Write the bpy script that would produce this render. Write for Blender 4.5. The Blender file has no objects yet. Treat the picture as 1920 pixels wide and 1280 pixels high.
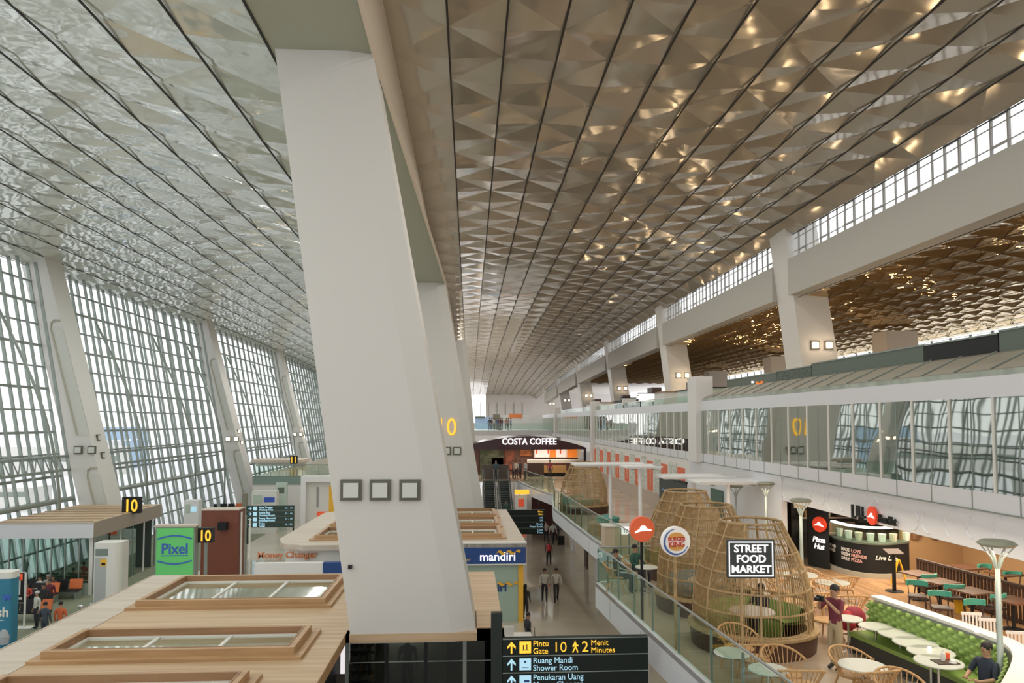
import bpy, bmesh, math, random
from mathutils import Vector, Matrix
random.seed(7)
S = bpy.context.scene
COL = S.collection
# ---------------------------------------------------------------- camera
F = 1350.0; EYE = 9.4
PT = math.radians(2.7); YAW = math.atan(80 * math.cos(PT) / F)
CX, CY = 960.0, 790 - F * math.tan(PT)
cd = bpy.data.cameras.new('camera'); cam = bpy.data.objects.new('camera', cd); COL.objects.link(cam)
cd.sensor_width = 36; cd.lens = F / 1920 * 36; cd.clip_end = 2000; cd.clip_start = .1
cd.shift_y = (CY - 640) / 1920
cam.location = (0, 0, EYE); cam.rotation_euler = (math.pi / 2 + PT, 0, -YAW)
S.camera = cam
sa, ca, sp, cp = math.sin(YAW), math.cos(YAW), math.sin(PT), math.cos(PT)
FW = Vector((sa * cp, ca * cp, sp)); RT = Vector((ca, -sa, 0)); UP = Vector((-sa * sp, -ca * sp, cp))
def ray(px, py): return FW + RT * ((px - CX) / F) - UP * ((py - CY) / F)
E = Vector((0, 0, EYE))
def PY(px, py, Y): r = ray(px, py); return E + r * (Y / r.y)
def PZ(px, py, z): r = ray(px, py); return E + r * ((z - EYE) / r.z)
def PX(px, py, X): r = ray(px, py); return E + r * (X / r.x)
# ---------------------------------------------------------------- light
S.view_settings.view_transform = 'Standard'; S.view_settings.look = 'None'
S.view_settings.gamma = 1; S.view_settings.use_curve_mapping = False
S.view_settings.exposure = 0.1
w = bpy.data.worlds.new('world'); S.world = w; w.use_nodes = True
bg = w.node_tree.nodes['Background']; bg.inputs[0].default_value = (.945, .935, .955, 1); bg.inputs[1].default_value = 1.45
S.cycles.max_bounces = 8; S.cycles.diffuse_bounces = 5; S.cycles.glossy_bounces = 4
S.cycles.transparent_max_bounces = 24; S.cycles.sample_clamp_indirect = 6
def area(name, loc, sx, sy, power, col, rot=(0, 0, 0)):
    l = bpy.data.lights.new(name, 'AREA'); l.shape = 'RECTANGLE'; l.size = sx; l.size_y = sy; l.energy = power; l.color = col
    o = bpy.data.objects.new(name, l); COL.objects.link(o); o.location = loc; o.rotation_euler = rot
    return o
# added hall fill strips, shop lighting under the decks, added deck glint points
for x in (-19.2, -12.5): area('hall_fill', (x, 30, 20.6), .3, 64, 1700, (.97, 1, .94)); area('hall_fill', (x, 110, 19.4), .3, 70, 2200, (1, .99, .96))
for x in (3.1, 8.9, 14.8): area('hall_fill', (x, 40, 22.3), .3, 90, 1450, (1, .96, .87))
for x in (-1, 5): area('hall_fill', (x, 160, 18.5), .4, 110, 5500, (1, .97, .94))
for k in range(90):  # unseen points added so the gold ceiling glitters
    l = bpy.data.lights.new('deck_glint_light', 'POINT'); l.energy = 26; l.color = (1, .74, .44); l.shadow_soft_size = .10
    o = bpy.data.objects.new('deck_glint_light', l); COL.objects.link(o); o.location = (random.uniform(15, 36), 8 + (k // 3) * 2.6 + random.uniform(-1, 1), random.choice((11.3, 12.1, 12.8)))
area('food_court_light', (9.5, 17, 7.1), 1.5, 18, 260, (1, .85, .65))
area('shop_light', (14, 22, 6.42), 3, 5, 230, (1, .82, .6))
area('shop_light', (14.2, 14, 6.42), 5, 6, 230, (1, .78, .55))
# ---------------------------------------------------------------- materials
MATS = {}
def mat(name, col, rough=.5, metal=0, emit=None, es=0, grain=None, spec=None, bump=None, alpha=None, coat=0):
    if name in MATS: return MATS[name]
    m = bpy.data.materials.new(name); m.use_nodes = True; nt = m.node_tree; b = nt.nodes['Principled BSDF']
    c = tuple(col) + (1,)
    b.inputs['Base Color'].default_value = c; b.inputs['Roughness'].default_value = rough; b.inputs['Metallic'].default_value = metal
    if spec is not None: b.inputs['Specular IOR Level'].default_value = spec
    if coat: b.inputs['Coat Weight'].default_value = coat; b.inputs['Coat Roughness'].default_value = .08
    if emit: b.inputs['Emission Color'].default_value = tuple(emit) + (1,); b.inputs['Emission Strength'].default_value = es
    tc = nt.nodes.new('ShaderNodeTexCoord')
    if grain:                                   # (scale vector, amount, second colour)
        mp = nt.nodes.new('ShaderNodeMapping'); mp.inputs['Scale'].default_value = grain[0]
        nz = nt.nodes.new('ShaderNodeTexNoise'); nz.inputs['Scale'].default_value = 1; nz.inputs['Detail'].default_value = 4
        cr = nt.nodes.new('ShaderNodeValToRGB'); cr.color_ramp.elements[0].position = .35; cr.color_ramp.elements[1].position = .65
        cr.color_ramp.elements[0].color = tuple(grain[1]) + (1,); cr.color_ramp.elements[1].color = c
        nt.links.new(tc.outputs['Object'], mp.inputs[0]); nt.links.new(mp.outputs[0], nz.inputs[0])
        nt.links.new(nz.outputs[0], cr.inputs[0]); nt.links.new(cr.outputs[0], b.inputs['Base Color'])
    if bump:                                    # (scale vector, strength, distance)
        mp = nt.nodes.new('ShaderNodeMapping'); mp.inputs['Scale'].default_value = bump[0]
        nz = nt.nodes.new('ShaderNodeTexNoise'); nz.inputs['Scale'].default_value = 1; nz.inputs['Detail'].default_value = 1
        bp = nt.nodes.new('ShaderNodeBump'); bp.inputs['Strength'].default_value = bump[1]; bp.inputs['Distance'].default_value = bump[2]
        nt.links.new(tc.outputs['Object'], mp.inputs[0]); nt.links.new(mp.outputs[0], nz.inputs[0])
        nt.links.new(nz.outputs[0], bp.inputs['Height']); nt.links.new(bp.outputs[0], b.inputs['Normal'])
    MATS[name] = m; return m
def glass(name, tint, refl, rough=.01, rcol=(1, 1, 1), wave=0, fr=1):
    m = bpy.data.materials.new(name); m.use_nodes = True; nt = m.node_tree; nt.nodes.remove(nt.nodes['Principled BSDF'])
    t = nt.nodes.new('ShaderNodeBsdfTransparent'); t.inputs[0].default_value = tuple(tint) + (1,)
    g = nt.nodes.new('ShaderNodeBsdfGlossy'); g.inputs['Roughness'].default_value = rough; g.inputs[0].default_value = tuple(rcol) + (1,)
    lw = nt.nodes.new('ShaderNodeLayerWeight'); lw.inputs[0].default_value = .5; pw_ = nt.nodes.new('ShaderNodeMath'); pw_.operation = 'POWER'; pw_.inputs[1].default_value = 4; nt.links.new(lw.outputs[1], pw_.inputs[0])
    mr = nt.nodes.new('ShaderNodeMath'); mr.operation = 'MULTIPLY_ADD'; mr.inputs[1].default_value = fr; mr.inputs[2].default_value = refl; mr.use_clamp = True
    mx = nt.nodes.new('ShaderNodeMixShader')
    nt.links.new(pw_.outputs[0], mr.inputs[0]); nt.links.new(mr.outputs[0], mx.inputs[0])
    nt.links.new(t.outputs[0], mx.inputs[1]); nt.links.new(g.outputs[0], mx.inputs[2])
    nt.links.new(mx.outputs[0], nt.nodes['Material Output'].inputs[0])
    if wave:
        tc = nt.nodes.new('ShaderNodeTexCoord'); nz = nt.nodes.new('ShaderNodeTexNoise'); nz.inputs['Scale'].default_value = .7; nz.inputs['Detail'].default_value = 1
        bp = nt.nodes.new('ShaderNodeBump'); bp.inputs['Strength'].default_value = wave; bp.inputs['Distance'].default_value = .1
        nt.links.new(tc.outputs['Object'], nz.inputs[0]); nt.links.new(nz.outputs[0], bp.inputs['Height']); nt.links.new(bp.outputs[0], g.inputs['Normal'])
    MATS[name] = m; return m
white = mat('white_wall', (.72, .70, .68), .55, bump=((.3, .3, .3), .05, .05))
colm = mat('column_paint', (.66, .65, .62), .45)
cream = mat('cream_paint', (.66, .58, .48), .5)
soff = mat('soffit_paint', (.40, .42, .33), .5)
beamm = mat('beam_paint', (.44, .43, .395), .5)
panel = mat('ceiling_panel_shaded', (.50, .455, .375), .11, .45, bump=((.9, .9, .9), .4, .05))  # right side; same metal as panelL, shade put into its darker colour
panelL = mat('ceiling_panel_lit', (.74, .78, .72), .07, .35, bump=((.9, .9, .9), .7, .08))  # left side; window light put into the paler colour
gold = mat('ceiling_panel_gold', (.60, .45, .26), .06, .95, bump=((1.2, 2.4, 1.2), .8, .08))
black = mat('black_seam', (.02, .018, .015), .6)
blk = mat('black_paint', (.018, .019, .020), .5, spec=.25)
signb = mat('sign_black', (.018, .024, .022), .6, spec=.15)
steel = mat('steel_paint', (.27, .31, .28), .4, .3)
chrome = mat('brushed_steel', (.62, .62, .60), .25, .9)
floorm = mat('stone_floor', (.56, .50, .41), .09, grain=((.5, .5, 1), (.50, .44, .36)), coat=.5)
mezzm = mat('mezzanine_floor', (.56, .45, .34), .16, grain=((.6, .6, 1), (.42, .33, .24)))
woodfl = mat('wood_floor', (.62, .38, .20), .25, grain=((6, .6, 1), (.40, .23, .12)))
carpet = mat('carpet_green', (.22, .24, .16), .9, grain=((2, 2, 2), (.18, .2, .14)))
fasc = mat('fascia_white', (.70, .71, .74), .35)
roofw = mat('roof_plank', (.60, .44, .28), .45, grain=((.25, 5, 5), (.47, .31, .17)))
roofp = mat('roof_pale', (.60, .53, .45), .5, grain=((.3, 3, 3), (.52, .44, .36)))
woodd = mat('wood_brown', (.36, .20, .10), .5, grain=((.5, 6, 6), (.28, .15, .07)))
woodm = mat('wood_honey', (.52, .33, .17), .45, grain=((.5, 6, 6), (.42, .25, .12)))
ratt = mat('rattan', (.50, .34, .17), .6, grain=((9, 9, 9), (.36, .24, .11)))
chairw = mat('chair_wood', (.60, .36, .16), .4, grain=((8, 8, 8), (.48, .27, .11)))
darkw = mat('dark_wood', (.06, .035, .028), .45)
drum = mat('drum_brown', (.085, .04, .025), .5)
teal = mat('teal_cushion', (.07, .32, .28), .6)
tealb = mat('teal_blue_cushion', (.05, .24, .29), .6)
greenc = mat('green_cushion', (.20, .30, .06), .7)
tabt = mat('table_top', (.60, .62, .56), .3)
offw = mat('off_white', (.75, .74, .70), .4)
whitep = mat('white_plastic', (.82, .82, .82), .4)
lampglow = mat('lamp_glow', (.9, .8, .7), .5, emit=(1, .78, .55), es=5)
lampoff = mat('lamp_glass_off', (.62, .64, .60), .2)
lampfr = mat('lamp_frame', (.12, .12, .09), .5)
yel = mat('sign_yellow', (.9, .5, .03), .5, emit=(1, .55, .05), es=.75)
cyan = mat('sign_cyan', (.45, .72, .85), .5, emit=(.45, .75, .95), es=.45)
signw = mat('sign_white', (.9, .9, .9), .5, emit=(1, .95, .98), es=.7)
red = mat('sign_red', (.75, .10, .04), .4, emit=(.9, .12, .04), es=.25)
orange = mat('sign_orange', (.8, .25, .08), .5)
blue = mat('bank_blue', (.02, .07, .26), .35)
gglass = mat('frosted_green', (.50, .60, .52), .3)
greyg = mat('grey_green_parapet', (.11, .14, .11), .5)
brick = mat('red_brown_panel', (.20, .06, .035), .5)
skinm = mat('skin', (.42, .24, .15), .6)
hairm = mat('hair_black', (.012, .01, .01), .6)
skyw = mat('poster_white', (.75, .73, .70), .5)
GL = glass('window_glass', (.95, .98, .97), .0, fr=.35)
RAIL = glass('rail_glass', (.86, .94, .90), .03, fr=.25)
MIR = glass('corridor_glass', (.42, .47, .40), .45, .02, (.84, .88, .82), .06)
BG = glass('booth_glass', (.45, .58, .53), .22, .02, (.8, .95, .9))
DKG = glass('shop_glass', (.45, .48, .46), .03, .02, (.7, .75, .7), fr=.5)
# ---------------------------------------------------------------- helpers
class MB:
    def __init__(s): s.v = []; s.f = []; s.m = []; s.mats = []
    def mi(s, m):
        if m not in s.mats: s.mats.append(m)
        return s.mats.index(m)
    def add(s, vs, fs, m):
        n = len(s.v); s.v += [tuple(v) for v in vs]; k = s.mi(m)
        for f in fs: s.f.append([i + n for i in f]); s.m.append(k)
    def box(s, a, b, m):
        x0, y0, z0 = a; x1, y1, z1 = b
        s.add([(x0, y0, z0), (x1, y0, z0), (x1, y1, z0), (x0, y1, z0), (x0, y0, z1), (x1, y0, z1), (x1, y1, z1), (x0, y1, z1)],
              [(3, 2, 1, 0), (4, 5, 6, 7), (0, 1, 5, 4), (1, 2, 6, 5), (2, 3, 7, 6), (3, 0, 4, 7)], m); return s
    def hexa(s, p, m):
        s.add(p, [(3, 2, 1, 0), (4, 5, 6, 7), (0, 1, 5, 4), (1, 2, 6, 5), (2, 3, 7, 6), (3, 0, 4, 7)], m); return s
    def tube(s, pts, r, m, n=6, close=False):
        pts = [Vector(p) for p in pts]; L = len(pts); rings = []
        for i, p in enumerate(pts):
            if close: d = pts[(i + 1) % L] - pts[i - 1]
            else: d = pts[min(i + 1, L - 1)] - pts[max(i - 1, 0)]
            d.normalize(); u = d.cross(Vector((0, 0, 1)))
            if u.length < .05: u = d.cross(Vector((0, 1, 0)))
            u.normalize(); w_ = d.cross(u); rr = r[i] if isinstance(r, (list, tuple)) else r
            rings.append([p + (u * math.cos(t) + w_ * math.sin(t)) * rr for t in [2 * math.pi * (k + .5) / n for k in range(n)]])
        vs = [v for R in rings for v in R]; fs = []
        for i in range(L if close else L - 1):
            j = (i + 1) % L
            for k in range(n): fs.append((i * n + k, i * n + (k + 1) % n, j * n + (k + 1) % n, j * n + k))
        if not close: fs.append(tuple(range(n - 1, -1, -1))); fs.append(tuple((L - 1) * n + k for k in range(n)))
        s.add(vs, fs, m); return s
    def lathe(s, prof, m, c=(0, 0, 0), n=24, a0=0, a1=2 * math.pi):
        full = abs(a1 - a0 - 2 * math.pi) < 1e-6; k = n if full else n + 1; vs = []
        for r, z in prof:
            for i in range(k):
                t = a0 + (a1 - a0) * i / n; vs.append((c[0] + r * math.cos(t), c[1] + r * math.sin(t), c[2] + z))
        fs = []
        for j in range(len(prof) - 1):
            for i in range(n):
                i2 = (i + 1) % k; fs.append((j * k + i, j * k + i2, (j + 1) * k + i2, (j + 1) * k + i))
        s.add(vs, fs, m); return s
    def prism(s, poly, z0, z1, m):
        n = len(poly); vs = [(x, y, z0) for x, y in poly] + [(x, y, z1) for x, y in poly]
        s.add(vs, [tuple(range(n - 1, -1, -1)), tuple(range(n, 2 * n))] + [(i, (i + 1) % n, n + (i + 1) % n, n + i) for i in range(n)], m); return s
    def build(s, name, parent=None, smooth=False, M=None):
        me = bpy.data.meshes.new(name); me.from_pydata(s.v, [], s.f)
        for m in s.mats: me.materials.append(m)
        me.polygons.foreach_set('material_index', s.m)
        me.update(); bm = bmesh.new(); bm.from_mesh(me); bmesh.ops.recalc_face_normals(bm, faces=bm.faces); bm.to_mesh(me); bm.free()
        if smooth: me.polygons.foreach_set('use_smooth', [True] * len(me.polygons))
        if M is not None: me.transform(M)
        o = bpy.data.objects.new(name, me); COL.objects.link(o)
        if parent: o.parent = parent
        return o
def tag(o, label=None, cat=None, group=None, kind=None):
    if label: o['label'] = label
    if cat: o['category'] = cat
    if group: o['group'] = group
    if kind: o['kind'] = kind
    return o
def empty(name, loc, label, cat, rz=0, group=None):
    o = bpy.data.objects.new(name, None); COL.objects.link(o); o.location = loc; o.rotation_euler = (0, 0, rz); o.empty_display_size = .2
    return tag(o, label, cat, group)
def struct(o): o['kind'] = 'structure'; return o
def clone(o, parent=None):
    c = o.copy(); COL.objects.link(c)
    if parent: c.parent = parent
    for ch in list(KIDS.get(o.name, ())): clone(ch, c)
    return c
KIDS = {}
def index_kids():
    KIDS.clear()
    for o in COL.objects:
        if o.parent: KIDS.setdefault(o.parent.name, []).append(o)
def place(proto, loc, rz, label, first, group=None):
    o = proto if first else clone(proto)
    o.location = loc; o.rotation_euler = (0, 0, rz); o['label'] = label
    if group: o['group'] = group
    return o
def text(name, body, size, m, loc, rot=(math.pi / 2, 0, 0), parent=None, bold=0, ext=.01, align='LEFT', sx=1, shear=0):
    cu = bpy.data.curves.new(name, 'FONT'); cu.body = body; cu.size = size; cu.extrude = ext; cu.offset = bold; cu.align_x = align; cu.shear = shear
    cu.resolution_u = 3
    t = bpy.data.objects.new(name, cu); COL.objects.link(t)
    me = bpy.data.meshes.new_from_object(t); bpy.data.objects.remove(t); bpy.data.curves.remove(cu)
    me.materials.clear(); me.materials.append(m)
    if sx != 1: me.transform(Matrix.Diagonal((sx, 1, 1, 1)))
    o = bpy.data.objects.new(name, me); COL.objects.link(o); o.location = loc; o.rotation_euler = rot
    if parent: o.parent = parent
    return o
# ---------------------------------------------------------------- structure: floors
b = MB(); b.box((-17, -20, -.3), (40, 62, 0), floorm); b.box((-17, 62, -.3), (40, 240, 0), floorm); struct(b.build('floor'))
b = MB(); b.box((-26.2, -20, -.3), (-17, 240, 0.004), carpet); struct(b.build('floor'))
# apron seen through the left glass
ap = mat('apron_concrete', (.80, .80, .82), .8, grain=((.02, .02, 1), (.72, .73, .76)))
struct(MB().box((-700, -200, -2.2), (-27, 700, -2), ap).build('floor'))
# mezzanine slab
EDGE = [(5.3, 2), (5.0, 10), (4.72, 14.3), (4.46, 17.9), (4.25, 21), (4.09, 23.4), (5.9, 24), (5.8, 28), (5.5, 31.9), (5.3, 36.6), (5.07, 43.6), (5.4, 47), (5.95, 51.2), (4.9, 57.5), (4.5, 61), (4.2, 64)]
MZ = 4.2
poly = EDGE + [(.7, 64), (.7, 70), (-20.5, 70), (-20.5, 125), (26, 125), (26, 2)]
b = MB(); b.prism([(x, y) for x, y in poly], MZ - .12, MZ, mezzm); struct(b.build('floor'))
b = MB()
pe = EDGE + [(3.75, 64), (3.75, 66)]
for i in range(len(EDGE) - 1):
    (x0, y0), (x1, y1) = EDGE[i], EDGE[i + 1]
    d = Vector((x1 - x0, y1 - y0, 0)).normalized(); nx, ny = d.y * .12, -d.x * .12
    b.hexa([(x0, y0, MZ - .78), (x1, y1, MZ - .78), (x1 + nx, y1 + ny, MZ - .78), (x0 + nx, y0 + ny, MZ - .78), (x0, y0, MZ + .02), (x1, y1, MZ + .02), (x1 + nx, y1 + ny, MZ + .02), (x0 + nx, y0 + ny, MZ + .02)], fasc)
    b.box((min(x0, x1) - .005, y0 - .02, MZ - .78), (min(x0, x1), y0, MZ), steel) if y1 - y0 > 2 else None
b.prism([(x + .12, y) for x, y in EDGE] + [(26, 64), (26, 2)], MZ - .8, MZ - .7, white)
struct(b.build('trim_1'))
# mezzanine rear front wall (left of the escalators), white wall with green glass band
b = MB(); b.box((-20.5, 70.0, 0), (.7, 70.2, MZ), white); b.box((-20.5, 69.9, MZ - .75), (.7, 70.02, MZ - .02), mat('green_band', (.22, .30, .26), .3))
struct(b.build('wall_back'))
# walls under the mezzanine with doors
b = MB(); b.box((7.6, 24.5, 0), (7.8, 64, MZ - .8), cream); struct(b.build('wall_right'))
for i, y in enumerate((30, 34.5, 42, 46, 52)):
    struct(MB().box((7.5, y, .02), (7.62, y + 1.1, 2.2), (fasc, darkw)[i % 2]).build('door_%d' % (i + 1)))
# ---------------------------------------------------------------- ceilings
def facet_ceiling(name, seams, zs, y0, y1, h, d, m, seam_w=.035, flip=0, warp=None):
    b = MB(); n = int((y1 - y0) / h); cols = len(seams); vs = []
    for j in range(n + 1):
        y = y0 + j * h
        for i in range(cols):
            dz = d if (i + j + flip) % 2 == 0 else -d
            if i in (0, cols - 1): dz = 0
            xx = seams[i]; zz = zs[i] + dz
            if warp: xx, zz = warp(xx, zz, y)
            vs.append((xx, y, zz))
    fs = []
    for j in range(n):
        for i in range(cols - 1):
            a, b_, c, e = j * cols + i, j * cols + i + 1, (j + 1) * cols + i + 1, (j + 1) * cols + i
            if (i + j + flip) % 2 == 0: fs += [(a, c, b_), (a, e, c)]
            else: fs += [(a, e, b_), (b_, e, c)]
    b.add(vs, fs, m)
    sv = []
    for i in range(0, cols):
        for j in range(0, n):
            p, q = [warp(seams[i], zs[i], y0 + jj * h) if warp else (seams[i], zs[i]) for jj in (j, j + 1)]
            p, q = (p[0], y0 + j * h, p[1] - d), (q[0], y0 + (j + 1) * h, q[1] - d)
            b.hexa([(p[0] - seam_w, p[1], p[2] - .01), (p[0] + seam_w, p[1], p[2] - .01), (q[0] + seam_w, q[1], q[2] - .01), (q[0] - seam_w, q[1], q[2] - .01),
                    (p[0] - seam_w, p[1], p[2] + .02), (p[0] + seam_w, p[1], p[2] + .02), (q[0] + seam_w, q[1], q[2] + .02), (q[0] - seam_w, q[1], q[2] + .02)], black)
    me = bpy.data.meshes.new(name); me.from_pydata(b.v, [], b.f)
    for mm in b.mats: me.materials.append(mm)
    me.polygons.foreach_set('material_index', b.m)
    o = bpy.data.objects.new(name, me); COL.objects.link(o); return struct(o)
def drop(x, z, y): return (x, z - (max(0, y - 60) / 170) ** 2 * 5.5)
HR = EYE + 13.2
seR = [-2.8 + 0.0] + [-.8 + 1.94 * k for k in range(0, 11)] + [19.6, 20.5]
seR = [-2.8, -.75, 1.19, 3.13, 5.07, 7.01, 8.95, 10.89, 12.83, 14.77, 16.6, 18.2, 19.6, 20.6]
zR = [HR] * 11 + [HR - .1, HR - .5, EYE + 12.0]
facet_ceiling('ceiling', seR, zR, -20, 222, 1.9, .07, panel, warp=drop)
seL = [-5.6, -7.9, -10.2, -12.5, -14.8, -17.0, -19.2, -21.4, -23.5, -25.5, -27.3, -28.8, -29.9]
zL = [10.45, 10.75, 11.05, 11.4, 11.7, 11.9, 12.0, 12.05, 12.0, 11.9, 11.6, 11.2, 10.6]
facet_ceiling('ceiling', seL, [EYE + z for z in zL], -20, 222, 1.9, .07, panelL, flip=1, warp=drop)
# soffit spine with cream side
def sx_(y): return -2.74 + (y - 20) / 31 * 1.0 if y > 20 else -2.74
def sz_(y): return EYE + 10.4 - max(0, (y - 20)) / 31 * .55
b = MB(); ys = [-20, 20, 35, 51, 80, 120, 222]
for a, c in zip(ys[:-1], ys[1:]):
    xa, xc = min(sx_(a), -1.6), min(sx_(c), -1.6); za, zc = sz_(min(a, 80)), sz_(min(c, 80))
    za = drop(0, za, a)[1]; zc = drop(0, zc, c)[1]
    ta, tc_ = drop(0, HR, a)[1], drop(0, HR, c)[1]
    b.add([(-5.65, a, za), (xa, a, za), (xc, c, zc), (-5.65, c, zc)], [(0, 3, 2, 1)], soff)
    b.add([(xa, a, za), (xc, c, zc), (-2.75, c, tc_ + .05), (-2.85 + .1, a, ta + .05)], [(0, 1, 2, 3)], cream)
    b.add([(xa - .02, a, za - .12), (xc - .02, c, zc - .12), (xc + .1, c, zc - .02), (xa + .1, a, za - .02)], [(0, 1, 2, 3)], cream)
struct(b.build('trim_2'))
# roof slab above everything (keeps daylight out)
struct(MB().box((-31, -22, HR + 1.0), (21.6, 240, HR + 1.4), white).build('ceiling'))
struct(MB().box((21.4, -22, EYE + 8.4), (47, 240, EYE + 8.6), white).build('ceiling'))
# ---------------------------------------------------------------- left curtain wall
TX, TZ, BX = -29.85, EYE + 10.75, -26.1
def gx(z): return BX + (TX - BX) * z / TZ
for bi in range(-1, 6):
    y0 = 50 + 30 * (bi - 1) + 2.1; y1 = y0 + 27.9
    b = MB(); n = 14
    for k in range(n + 1):
        y = y0 + (y1 - y0) * k / n
        tz = min(TZ, drop(0, TZ, y)[1] + .3)
        for dx, wd in ((0, .05), (.55, .035)):
            b.hexa([(gx(0) + dx - .1, y - wd, 0), (gx(0) + dx + .1, y - wd, 0), (gx(0) + dx + .1, y + wd, 0), (gx(0) + dx - .1, y + wd, 0),
                    (gx(tz) + dx - .1, y - wd, tz), (gx(tz) + dx + .1, y - wd, tz), (gx(tz) + dx + .1, y + wd, tz), (gx(tz) + dx - .1, y + wd, tz)], steel)
        if k < n:
            for r in range(1, 14): b.box((gx(r * 1.45) + .5, y + .0, r * 1.45 - .03), (gx(r * 1.45) + .56, y + .02, r * 1.45 + .03), steel)
    for r in range(0, 14):
        z = r * 1.45; e = .05 if r % 2 else .08
        b.box((gx(z) - .05, y0, z - e), (gx(z) + .12, y1, z + e), steel)
        if r % 3 == 0: b.box((gx(z) - .05, y0, z - .04), (gx(z) + .6, y0 + .1, z + .04), steel)
    # bowed struts
    for k in (3, 8, 12):
        yy = y0 + (y1 - y0) * k / n
        b.tube([(gx(z) + .7 + 1.5 * math.sin(math.pi * z / 17), yy + 2.2 * (z / 17 - .3) * -1, z) for z in [1.7 * q for q in range(0, 11)]], .09, steel, 6)
    # ledge rail and horizontal truss
    b.tube([(gx(4.3) + .5, y0, 4.3), (gx(4.3) + .5, y1, 4.3)], .16, steel, 8)
    for z in (6.2, 7.1): b.tube([(gx(z) + .6, y0, z), (gx(z) + .6, y1, z)], .09, steel, 6)
    if bi < 1:
        k = 0; yy = y0
        while yy < y1 - .8:
            b.tube([(gx(6.2) + .6, yy, 6.2), (gx(7.1) + .6, yy + .4, 7.1), (gx(6.2) + .6, yy + .8, 6.2)], .045, steel, 4); yy += .8
    wf = struct(b.build('window_%d' % (bi + 2)))
    p = MB(); p.add([(gx(0), y0, 0), (gx(0), y1, 0), (gx(TZ), y1, TZ), (gx(TZ), y0, TZ)], [(0, 1, 2, 3)], GL); p.build('pane', wf)
# things on the apron
bu = mat('hangar_blue', (.40, .55, .72), .6)
o = MB().box((-92, 178, -2), (-82, 190, 8), bu); o.box((-91, 177.9, 3), (-83, 178, 5), ap); tag(o.build('hangar'), 'blue building out on the apron seen through the left glass wall', 'building')
for k, (x, y, l, h) in enumerate(((-75, 70, 14, 4), (-60, 95, 9, 3), (-90, 160, 30, 6), (-48, 60, 5, 2.2))):
    o = MB(); o.box((x - l / 2, y, -2), (x + l / 2, y + 5, -2 + h), offw); o.box((x - l / 2 + .5, y - .05, h * .3 - 1), (x + l / 2 - .5, y, h * .5 - 1), steel)
    tag(o.build('apron_building'), ('low pale building straight behind the near left glass wall', 'small pale shed beyond the first left pillar', 'long pale terminal block far out on the apron', 'small service block close outside the left glass')[k], 'building')
# ---------------------------------------------------------------- columns
def lamp(parent, loc, m, s=.23, axis='y', name='wall_lamp'):
    # frame and glass facing -y
    b = MB(); x, y, z = loc; t = s * .3
    if axis == 'y':
        b.box((x - s, y - .10, z - s), (x + s, y, z + s), lampfr); o = b.build(name, parent)
        MB().box((x - s + t, y - .16, z - s + t), (x + s - t, y - .10, z + s - t), m).build('lamp_glass', o)
    else:
        b.box((x, y - s, z - s), (x + .1, y + s, z + s), lampfr); o = b.build(name, parent)
        MB().box((x + .1, y - s + t, z - s + t), (x + .16, y + s - t, z + s - t), m).build('lamp_glass', o)
    return o
def column(name, label, Y, zt, zb, xt, xb, depth, chamf=0, m=colm, group=None):
    """leaning box: xt=(left,right) at zt, xb at zb"""
    t = empty(name, (0, 0, 0), label, 'column', group=group)
    b = MB(); secs = []
    for (xl, xr), z in ((xb, zb), (xt, zt)):
        if chamf: secs.append([(xl, Y, z), (xr - chamf, Y, z), (xr, Y + chamf * .22, z), (xr, Y + depth, z), (xl, Y + depth, z)])
        else: secs.append([(xl, Y, z), (xr, Y, z), (xr, Y + depth, z), (xl, Y + depth, z)])
    n = len(secs[0]); b.add(secs[0] + secs[1], [tuple(range(n - 1, -1, -1)), tuple(range(n, 2 * n))] + [(i, (i + 1) % n, n + (i + 1) % n, n + i) for i in range(n)], m)
    b.build('shaft', t); return t
def lerpc(Y, a, b, z, za, zb):
    return a + (b - a) * (z - za) / (zb - za)
def extend(p1, p2, z):            # p1 upper, p2 lower world points -> x at height z
    return p1.x + (p2.x - p1.x) * (z - p1.z) / (p2.z - p1.z)
Y1 = 20.0
tl, tr = PY(515, 88, Y1), PY(697, 92, Y1); bl, br = PY(655, 1178, Y1), PY(891, 1178, Y1)
c1 = column('column', 'huge white leaning pillar in the middle foreground with three square lamps', Y1, tl.z + .3, 3.4, (extend(tl, bl, tl.z + .3), extend(tr, br, tl.z + .3)), (extend(tl, bl, 3.4), extend(tr, br, 3.4)), 2.2, .66)
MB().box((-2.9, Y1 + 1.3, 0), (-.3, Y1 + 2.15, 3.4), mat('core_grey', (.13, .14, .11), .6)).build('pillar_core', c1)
C1HOLE = (extend(tl, bl, 3.65), extend(tr, br, 3.65))
for px in (659, 713.5, 769): q = PY(px, 918, Y1); lamp(c1, q, lampoff, .285)
q = PY(657, 1062, Y1); MB().box((q.x - .05, q.y - .1, q.z - .05), (q.x + .05, q.y, q.z + .05), blk).build('camera_dot', c1)
Y2 = 51.0
tr, br = PY(835, 531, Y2), PY(906, 945, Y2)
w1, w2 = 4.2, 4.6
c2 = column('column', 'second white leaning pillar with a yellow number 10 behind the huge one', Y2, tr.z + .3, 0, (extend(tr, br, tr.z + .3) - w1, extend(tr, br, tr.z + .3)), (extend(tr, br, 0) - w2, extend(tr, br, 0)), 2.2, .66)
q = PY(817, 816, Y2); text('number_ten', '10', 1.75, yel, (q.x, q.y - .08, q.z), parent=c2, sx=.85)
for px in (838, 857): q = PY(px, 845, Y2); lamp(c2, q, lampoff, .28)
c3 = column('column', 'third leaning pillar hidden mostly behind the second middle pillar', 81, EYE + 9.2, MZ, (-4.2, -.4), (-3.2, 1.0), 2.0, .5)
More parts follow.
